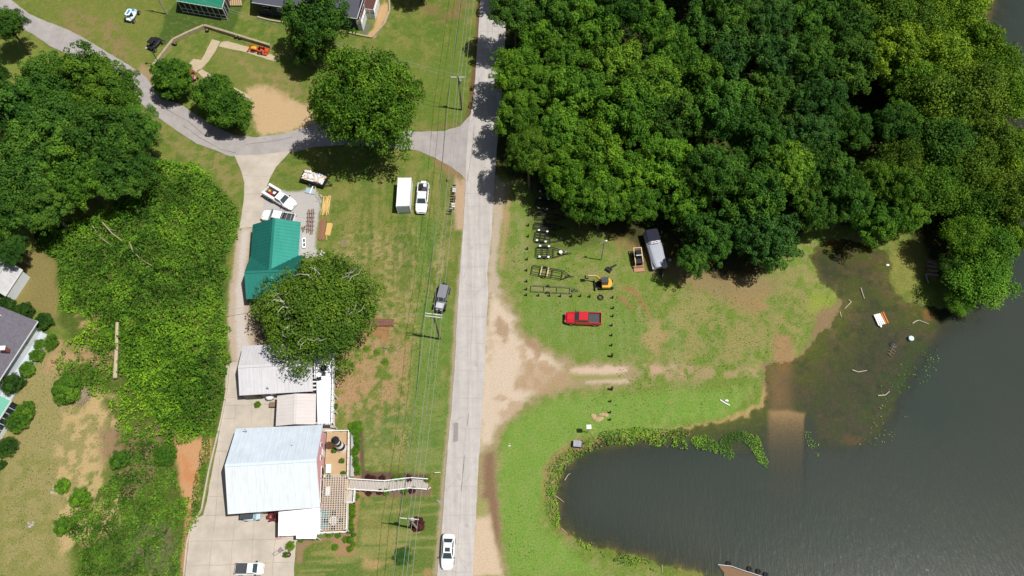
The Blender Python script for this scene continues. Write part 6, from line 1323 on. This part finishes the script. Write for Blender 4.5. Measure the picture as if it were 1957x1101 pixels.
# fallen pole and branches
def log(name, pts, r, m_, label, cat='log', z=.2, r2=None, extra=None):
    ws = [at(x, y, z) for x, y in pts]; o_ = ws[0].copy(); o_.z = 0; e = empty(name, o_, 0, label, cat); M().path([w_-o_ for w_ in ws], r, 7, r2).build('trunk' if r > .1 else 'stick', m_, e)
    for q in extra or []: qs = [at(x, y, z) for x, y in q]; M().path([w_-o_ for w_ in qs], r*.55, 6, r*.15).build('branch', m_, e)
    return e
m_drift = mat('driftwood', alb((196, 178, 150)), .9, noise=.15, nscale=4)
log('fallen_pole', [(224, 617), (223, 660), (221, 700), (220, 723)], .26, mat('bleached_log', alb((214, 196, 166)), .9, noise=.15, nscale=3), 'long bleached pole lying in the bright vines', z=.8, r2=.34)
log('fallen_tree', [(196, 425), (214, 446), (233, 460)], .12, m_drift, 'upper grey dead trunk lying on the vines', z=1.9, r2=.08, extra=[[(206, 437), (222, 441)]]); log('fallen_tree', [(177, 432), (192, 454), (210, 467)], .09, m_drift, 'left grey dead trunk lying on the vines', z=1.7, r2=.05); log('fallen_tree', [(247, 464), (254, 480), (268, 494), (290, 508)], .11, m_drift, 'lower grey dead trunk lying on the vines', z=1.8, r2=.05, extra=[[(268, 466), (270, 476), (266, 488)]])
log('dead_branch', [(128, 748), (120, 760), (118, 790)], .05, m_drift, 'thin bare branch trailing down from the brush heap', z=.1)
def brush(px, py, r_, n, label, seed):
    p = at(px, py); e = empty('brush_heap', (p.x, p.y, 0), 0, label, 'brush heap'); r = random.Random(seed); mm = M()
    for k in range(n): a = r.uniform(0, 6.28); c = (r.gauss(0, r_*.3), r.gauss(0, r_*.3), r.uniform(.1, .7)); l = r.uniform(.4, .9)*r_; mm.tube((c[0]-l*math.cos(a)*.6, c[1]-l*math.sin(a)*.6, c[2]), (c[0]+l*math.cos(a)*.6, c[1]+l*math.sin(a)*.6, c[2]+r.uniform(-.2, .3)), .03, .015, 5)
    mm.build('twigs', m_drift, e)['kind'] = 'stuff'
    M().ball((0, 0, .1), (r_*.5, r_*.5, .3), 8).build('leaf_litter', m_wood, e)
brush(161, 760, 1.7, 150, 'heap of grey brushwood beside the round bush in the left field', 3); brush(770, 1045, .01, 2, 'x', 1) if False else None
brush(504, 634, .9, 60, 'dark tangle of twigs at the lower left edge of the oak', 4)
for i, (pts, lb) in enumerate((([(740, 668), (735, 676)], 'short white cut branch on the bare lawn below the oak'), ([(758, 668), (764, 662), (768, 660)], 'white forked cut branch nearest the utility pole on the lawn'), ([(715, 660), (720, 668)], 'thin pale cut branch left of the other lawn branches'), ([(726, 683), (732, 682)], 'short pale stick lying lowest among the lawn branches'), ([(730, 664), (742, 667)], 'dark broken limb lying among the cut branches'))): log('cut_branch', pts, .07, m_drift if i != 4 else m_bark, lb, 'branch', .08, extra=[[pts[0], (pts[0][0]+4, pts[0][1]+5)]])
for i, (cx, cy) in enumerate(((720, 672), (735, 690), (700, 665))):
    shrub(cx, cy, 6, 'yg', ['cut leafy branch pile nearest the oak on the bare lawn', 'lowest cut leafy branch pile on the bare lawn', 'small leafy branch pile at the foot of the oak shade'][i], kind='s', squash=.35, name='leafy_branch')
# driftwood by the inlet and in the lake
DW = [([(1062, 891), (1080, 885), (1097, 873)], 'driftwood pole along the upper left bank of the inlet'), ([(1033, 915), (1045, 909)], 'short driftwood stick on the grass left of the inlet'), ([(1046, 934), (1055, 922), (1062, 914)], 'forked driftwood limb on the left bank of the inlet'), ([(1079, 918), (1085, 908), (1090, 905)], 'thin driftwood branch sticking from the bank into the inlet'), ([(1045, 945), (1052, 955), (1062, 968)], 'bent driftwood limb lower on the left bank of the inlet'), ([(1062, 948), (1078, 960)], 'driftwood stick reaching into the water at the left bank'), ([(1073, 1010), (1084, 1020)], 'driftwood stick on the lower left bank of the inlet'), ([(1265, 1080), (1266, 1094)], 'short stake standing in the water near the bottom of the inlet')]
for i, (pts, lb) in enumerate(DW): log('driftwood', pts, .09, m_drift, lb, 'driftwood', -.2, .04, extra=[[pts[0], (pts[0][0]+6, pts[0][1]+7)]] if i % 2 == 0 else None)
DL = [([(1645, 550), (1652, 571)], 'thin floating stake in the flooded corner', -.3), ([(1622, 573), (1627, 577), (1614, 590)], 'forked stick at the waterline of the flooded corner', -.3), ([(1605, 596), (1608, 606)], 'short pale plank at the waterline', -.3), ([(1744, 618), (1750, 614), (1756, 612), (1775, 619)], 'pale kinked branch floating below the willow', -.3), ([(1629, 707), (1640, 711), (1657, 708)], 'pale curved branch floating in the shallows', -.3), ([(1678, 756), (1692, 755), (1700, 748)], 'small pale forked branch right of the ramp', -.3)]
for pts, lb, z_ in DL: log('floating_branch', pts, .08, mat('bleached_branch', alb((220, 210, 190)), .9), lb, 'branch', z_, .05)
log('white_oar', [(1376, 764), (1385, 770), (1395, 775)], .09, m_white, 'white oar lying crossed on the grass near the ramp', 'oar', .1); rocks('white_bag', 1389, 766, 2, (.2, .1), m_white, 'crumpled white bag beside the oar on the grass', (.2, .3), .7, 7)
# floating swing bench of pale and orange boards
p = at(1683, 611, WZ); e = empty('floating_bench', (p.x, p.y, WZ), 1.75, 'wrecked white and orange bench floating in the flooded corner', 'bench')
for k in range(4): M().box((0, .75-k*.28, .25+.03*k), (1.9, .24, .05), .02*k).build('white_slat', m_trim, e)
for k in range(2): M().box((0, -.35-k*.26, .42+.16*k), (2.0, .16, .05)).build('orange_slat', mat('orange_board', (.6, .17, .03), .6), e)
for x in (-.85, .85): M().bar((x, .8, .1), (x, -.7, .35), .1, .1).build('end_frame', mat('orange_board', (.6, .17, .03)), e)
M().ball((-1.05, .5, .15), (.25, .2, .12), 8).build('float', m_trim, e)
p = at(1740, 648, WZ); e = empty('floating_bucket', (p.x, p.y, WZ-.1), 0, 'round white tub floating in the shallows below the willow', 'tub'); M().lathe([(.34, 0), (.42, .45), (.4, .5)], n=16).build('tub', m_white, e); M().lathe([(.4, .5), (.1, .53)], n=16).build('lid', mat('cyan_lid', (.5, .68, .68), .5), e)
p = at(1708, 659, WZ); e = M().lathe([(.5, -.05), (.55, .05), (.3, .08)], (p.x, p.y, WZ), 14).build('dark_float', m_black); tagset(e, 'flat black disc floating left of the white tub', 'float')
p = at(1703, 674, WZ); e = empty('sunken_frame', (p.x, p.y, WZ), .9, 'dark frame half sunk below the black disc', 'frame'); [M().bar((x, -.5, .0), (x+.2, .5, .05), .09, .08).build('bar', m_wood, e) for x in (-.5, 0, .5)]; M().bar((-.6, 0, .04), (1.6, .2, .1), .07, .06).build('pole', m_wood, e)
p = at(1696, 507, WZ); e = M().ball((p.x, p.y, WZ+.08), (.3, .2, .15), 10).build('foam_chunk', m_white); tagset(e, 'white foam chunk at the tip of the small grassy spit', 'foam')
# wrecked dock under the willow
p = at(1779, 515, .2); e = empty('wrecked_dock', (p.x, p.y, 0), 1.25, 'collapsed wooden dock section on the shore beside the willow', 'dock'); r_ = random.Random(4)
for k in range(9): M().box((-1.5+k*.36, r_.uniform(-.2, .2), .6+r_.uniform(0, .12)), (.28, 1.9*r_.uniform(.7, 1), .05), r_.uniform(-.15, .15)).build('board', m_tan if k % 2 else m_wood, e)
for s_ in (-.7, .7): M().bar((-1.9, s_, .45), (1.9, s_*.8, .5), .12, .18).build('beam', m_wood, e)
M().bar((-2.6, .2, .2), (-1.4, 1.0, .8), .1, .1).build('broken_rail', m_steel, e)
# bottom edge landing
q = [(1372, 1079), (1400, 1083), (1470, 1105), (1480, 1160), (1380, 1150), (1384, 1095)]; ws = [at(x, y, -.36) for x, y in q]; c = sum(ws, Vector())/len(ws); e = empty('landing', (c.x, c.y, 0), 0, 'brown landing slab with pipe edge and tyres at the bottom of the photo', 'landing')
M().prism([(w_.x-c.x, w_.y-c.y) for w_ in ws], -1.0, -.30).build('slab', mat('brown_landing', alb((150, 118, 90)), .85, noise=.15), e)
M().path([at(1372, 1079, 0)-Vector((c.x, c.y, 0)), at(1398, 1082, 0)-Vector((c.x, c.y, 0)), at(1420, 1090, 0)-Vector((c.x, c.y, 0)), at(1470, 1106, 0)-Vector((c.x, c.y, 0))], .06, 7).build('pipe_edge', m_steel, e)
for x, y in ((1393, 1077), (1433, 1087), (1450, 1092), (1464, 1098)): w_ = at(x, y, -.1); M().lathe([(.15, 0), (.34, .02), (.36, .12), (.3, .22), (.16, .22), (.15, .1)], (w_.x-c.x, w_.y-c.y, -.3), 12).build('fender_tyre', m_rub, e)
# inlet bank objects
p = at(1123, 826); e = empty('nest_box', (p.x, p.y, 0), 0, 'white box on a post at the grassy bank above the inlet', 'box'); M().box((0, 0, 1.2), (.1, .1, 2.4)).build('post', m_polew, e); M().box((0, 0, 2.65), (.6, .55, .6)).build('box', m_white, e, bevel=.02); M().box((0, 0, 2.97), (.68, .62, .06)).build('lid', m_white, e)
p = at(1103, 850); e = empty('metal_box', (p.x, p.y, 0), -.15, 'grey weathered metal box at the marshy edge of the inlet', 'box'); M().box((0, 0, .35), (1.1, .85, .6)).build('box', m_black, e, bevel=.02); M().box((0, 0, .68), (1.2, .95, .05)).build('lid', mat('dull_zinc', (.3, .31, .35), .5, noise=.2, nscale=2), e, bevel=.01); M().box((.65, -.1, .2), (.25, .6, .35)).build('dark_side_block', m_black, e)  # black block added for the dark open side of the box
p = at(837, 905); e = empty('lawn_sign', (p.x, p.y, 0), .0, 'white plaque lying slanted at the roadside near the boardwalk end', 'sign'); M().box((0, 0, .5), (.85, .06, .4), .0).build('board', m_white, e); M().box((-.3, 0, .18), (.05, .05, .4)).build('stake', m_wood, e); M().box((.3, 0, .18), (.05, .05, .4)).build('stake', m_wood, e)
p = at(822, 936); e = empty('rail_sign', (p.x, p.y, 0), .6, 'small white sign at the lower corner of the boardwalk end', 'sign'); M().box((0, 0, .9), (.5, .06, .4)).build('board', m_white, e); M().box((0, 0, .4), (.06, .06, .8)).build('stake', m_wood, e)
# forecourt bits
p = at(553, 1061); e = empty('round_planter', (p.x, p.y, .06), 0, 'round dark planter on the forecourt corner', 'planter'); M().lathe([(.2, 0), (.34, .35), (.36, .4), (.28, .38), (.2, .3)], n=14).build('pot', m_black, e); M().ball((0, 0, .35), (.2, .2, .06), 8).build('soil', m_wood, e)
shrub(545, 1060, 5, 'mid', 'spiky potted plant left of the round dark planter', kind='s'); shrub(554, 1043, 8, 'yg', 'flowering bush at the forecourt edge below the flat roofed extension', kind='s', squash=.6)
p = at(537, 1052); e = empty('push_mower', (p.x, p.y, .06), .8, 'small grey push mower on the forecourt', 'mower'); M().box((0, 0, .22), (.6, .5, .2)).build('deck', m_lav, e, bevel=.04); M().path([(-.2, -.2, .3), (-.9, -.2, .9), (-.9, .2, .9), (-.2, .2, .3)], .025).build('handle', m_steel, e)
for s_ in (-1, 1): M().tube((.2, s_*.27, .1), (.2, s_*.31, .1), .1).build('wheel', m_rub, e)
p = at(538, 1026); e = empty('kayak', (p.x, p.y, .06), .1, 'small pinkish kayak against the wall of the flat roofed extension', 'kayak'); M().ball((0, 0, .18), (.75, .3, .18), 12).build('hull', m_pink, e, smooth=True); M().ball((0, 0, .3), (.3, .18, .08), 10).build('cockpit', m_black, e)
p = at(518, 762); e = empty('gas_tank', (p.x, p.y, 0), 0, 'rounded white tank against the lavender wall', 'tank'); M().ball((0, 0, .75), (.65, .5, .5), 14).build('shell', m_trim, e, smooth=True)
for x in (-.35, .35): M().box((x, 0, .2), (.1, .5, .4)).build('leg', m_black, e)
p = at(523, 776); e = empty('brown_crate', (p.x, p.y, .06), 0, 'brown crate beside the small cream roof', 'crate'); M().box((0, 0, .35), (.8, .7, .7)).build('box', m_brown, e, bevel=.02); M().box((0, 0, .72), (.86, .76, .05)).build('lid', m_wood, e)
p = at(479, 990); 
# ------------------------------------------------------------------ shrubs and garden plants
SH = [(14, 587, 16, 'deep', 'dark round shrub behind the purple grey roof, leftmost of the upper pair'), (47, 600, 17, 'deep', 'dark oval shrub behind the purple grey roof, right of the upper pair'), (86, 617, 16, 'deep', 'dark round shrub at the top corner of the purple grey roofed house'), (98, 656, 13, 'mid', 'green round shrub right of the upper window of the white house'), (74, 658, 9, 'mid', 'small green shrub against the white wall between the windows'), (72, 680, 12, 'mid', 'green round shrub beside the middle of the white house wall'), (54, 707, 14, 'mid', 'green round shrub at the lower part of the white house wall'), (29, 736, 18, 'deep', 'dark shrub at the dark doorway of the white house'),
      (52, 788, 17, 'mid', 'green bush right of the sunroom corner'), (38, 808, 18, 'ever', 'dark green bush right of the glazed sunroom'), (15, 855, 17, 'deep', 'dark round bush below the sunroom'), (2, 888, 8, 'deep', 'small dark bush at the left edge below the sunroom'),
      (134, 748, 25, 'mid', 'big green bush beside the heap of brushwood'), (232, 880, 16, 'ever', 'spiky dark green bush in the weedy lower field'), (120, 929, 13, 'bright', 'bright green bush above the stone heap'), (155, 952, 16, 'bright', 'bright yellowish green bush right of the upper stone heap'), (122, 1006, 15, 'mid', 'green bush at the lower left edge of the scrub'), (320, 872, 18, 'ever', 'dark green bush left of the orange clay cut'), (205, 640, 12, 'bright', 'bright leafy clump left of the fallen pole')]
for x, y, r, tn, lb in SH: shrub(x, y, r*1.12, tn, lb, squash=rt.uniform(.75, 1.0), kind=rt.choice('rrn'))
shrub(678, 818, 13, 'bright', 'lush green hosta at the corner of the tan deck', kind='s', squash=.6); shrub(492, 772, 6, 'bright', 'small green plant below the lavender wall', kind='s'); shrub(640, 776, 6, 'mid', 'small bush at the edge of the white deck', kind='r')
m_redl = (.09, .03, .028)
def red(e): 
    for c in kids(e):
        if c.name.startswith('foliage'): c.color = (*m_redl, 1)
rf = random.Random(12)
i = 0
BEDS = [('flower bed right of the tan deck', [(681+rf.uniform(-5, 5), y) for y in range(838, 905, 8)], 'mid', 'bright'), ('flower bed below the boardwalk landing', [(672+rf.uniform(-4, 4), y) for y in range(968, 1052, 9)], 'mid', 'yg')]
for nm, pts, t1, t2 in BEDS:
    for k, (x, y) in enumerate(pts): shrub(x, y, rf.uniform(4.5, 7.5), rf.choice((t1, t2)), f'small garden plant, {ORD[k]} from the top in the {nm}', kind=rf.choice('rs'), name='garden_plant', group='garden plants')
up_ = [(704, 912, 'r'), (713, 914, 'r'), (731, 914, 'r'), (755, 913, 'g'), (766, 913, 'g'), (781, 913, 'r'), (816, 915, 'y')]; lo_ = [(704, 940, 'r'), (725, 939, 'r'), (738, 940, 'g'), (773, 938, 'g'), (787, 936, 'r'), (680, 948, 'g')]
for nm, L_ in (('upper', up_), ('lower', lo_)):
    for k, (x, y, c_) in enumerate(L_):
        o = shrub(x, y, 6, {'g': 'bright', 'y': 'yg', 'r': 'dark'}[c_], f"{ {'r': 'dark red', 'g': 'bright green', 'y': 'golden'}[c_]} plant, {ORD[k]} listed along the {nm} side of the boardwalk" if False else f"{ {'r': 'dark red', 'g': 'bright green', 'y': 'golden'}[c_]} plant along the {nm} side of the boardwalk, {ORD[k] if k < 5 else 'last'} from the {'house' if nm == 'upper' else 'landing'}", kind='s', name='garden_plant', group='garden plants')
        if c_ == 'r': red(o)
o = shrub(800, 1003, 13, 'dark', 'round dark red shrub at the foot of the pale utility pole', kind='r'); red(o)
shrub(768, 1062, 15, 'blue', 'round dark bluish shrub under the wires below the utility pole', kind='s', squash=.35)
for k, (x, y) in enumerate([(574, 1030), (598, 1027), (628, 1021), (645, 1020), (660, 1030), (640, 1045)]): shrub(x, y, 6, rf.choice(('mid', 'bright')), f'low garden plant, {ORD[k]} from the left in the bed below the pergola', kind='s', name='garden_plant', group='garden plants', squash=.6)
for k, (x, y) in enumerate([(640, 862), (655, 882), (658, 906), (630, 912)]):
    p = at(x, y, .75); e = empty('potted_plant', (p.x, p.y, .75), 0, ['potted plant at the foot of the lighthouse', 'potted plant at the middle of the deck railing', 'potted plant at the pergola corner by the railing', 'potted plant at the pergola corner by the pink wall'][k], 'plant'); M().lathe([(.14, 0), (.2, .3), (.12, .28)], n=10).build('pot', m_brown, e); c = bpy.data.objects.new('foliage', VARR[k % 3][0]); col.objects.link(c); c.parent = e; c.location = (0, 0, .5); c.scale = (.42, .42, .35); c.color = (*GREEN['mid'], 1)
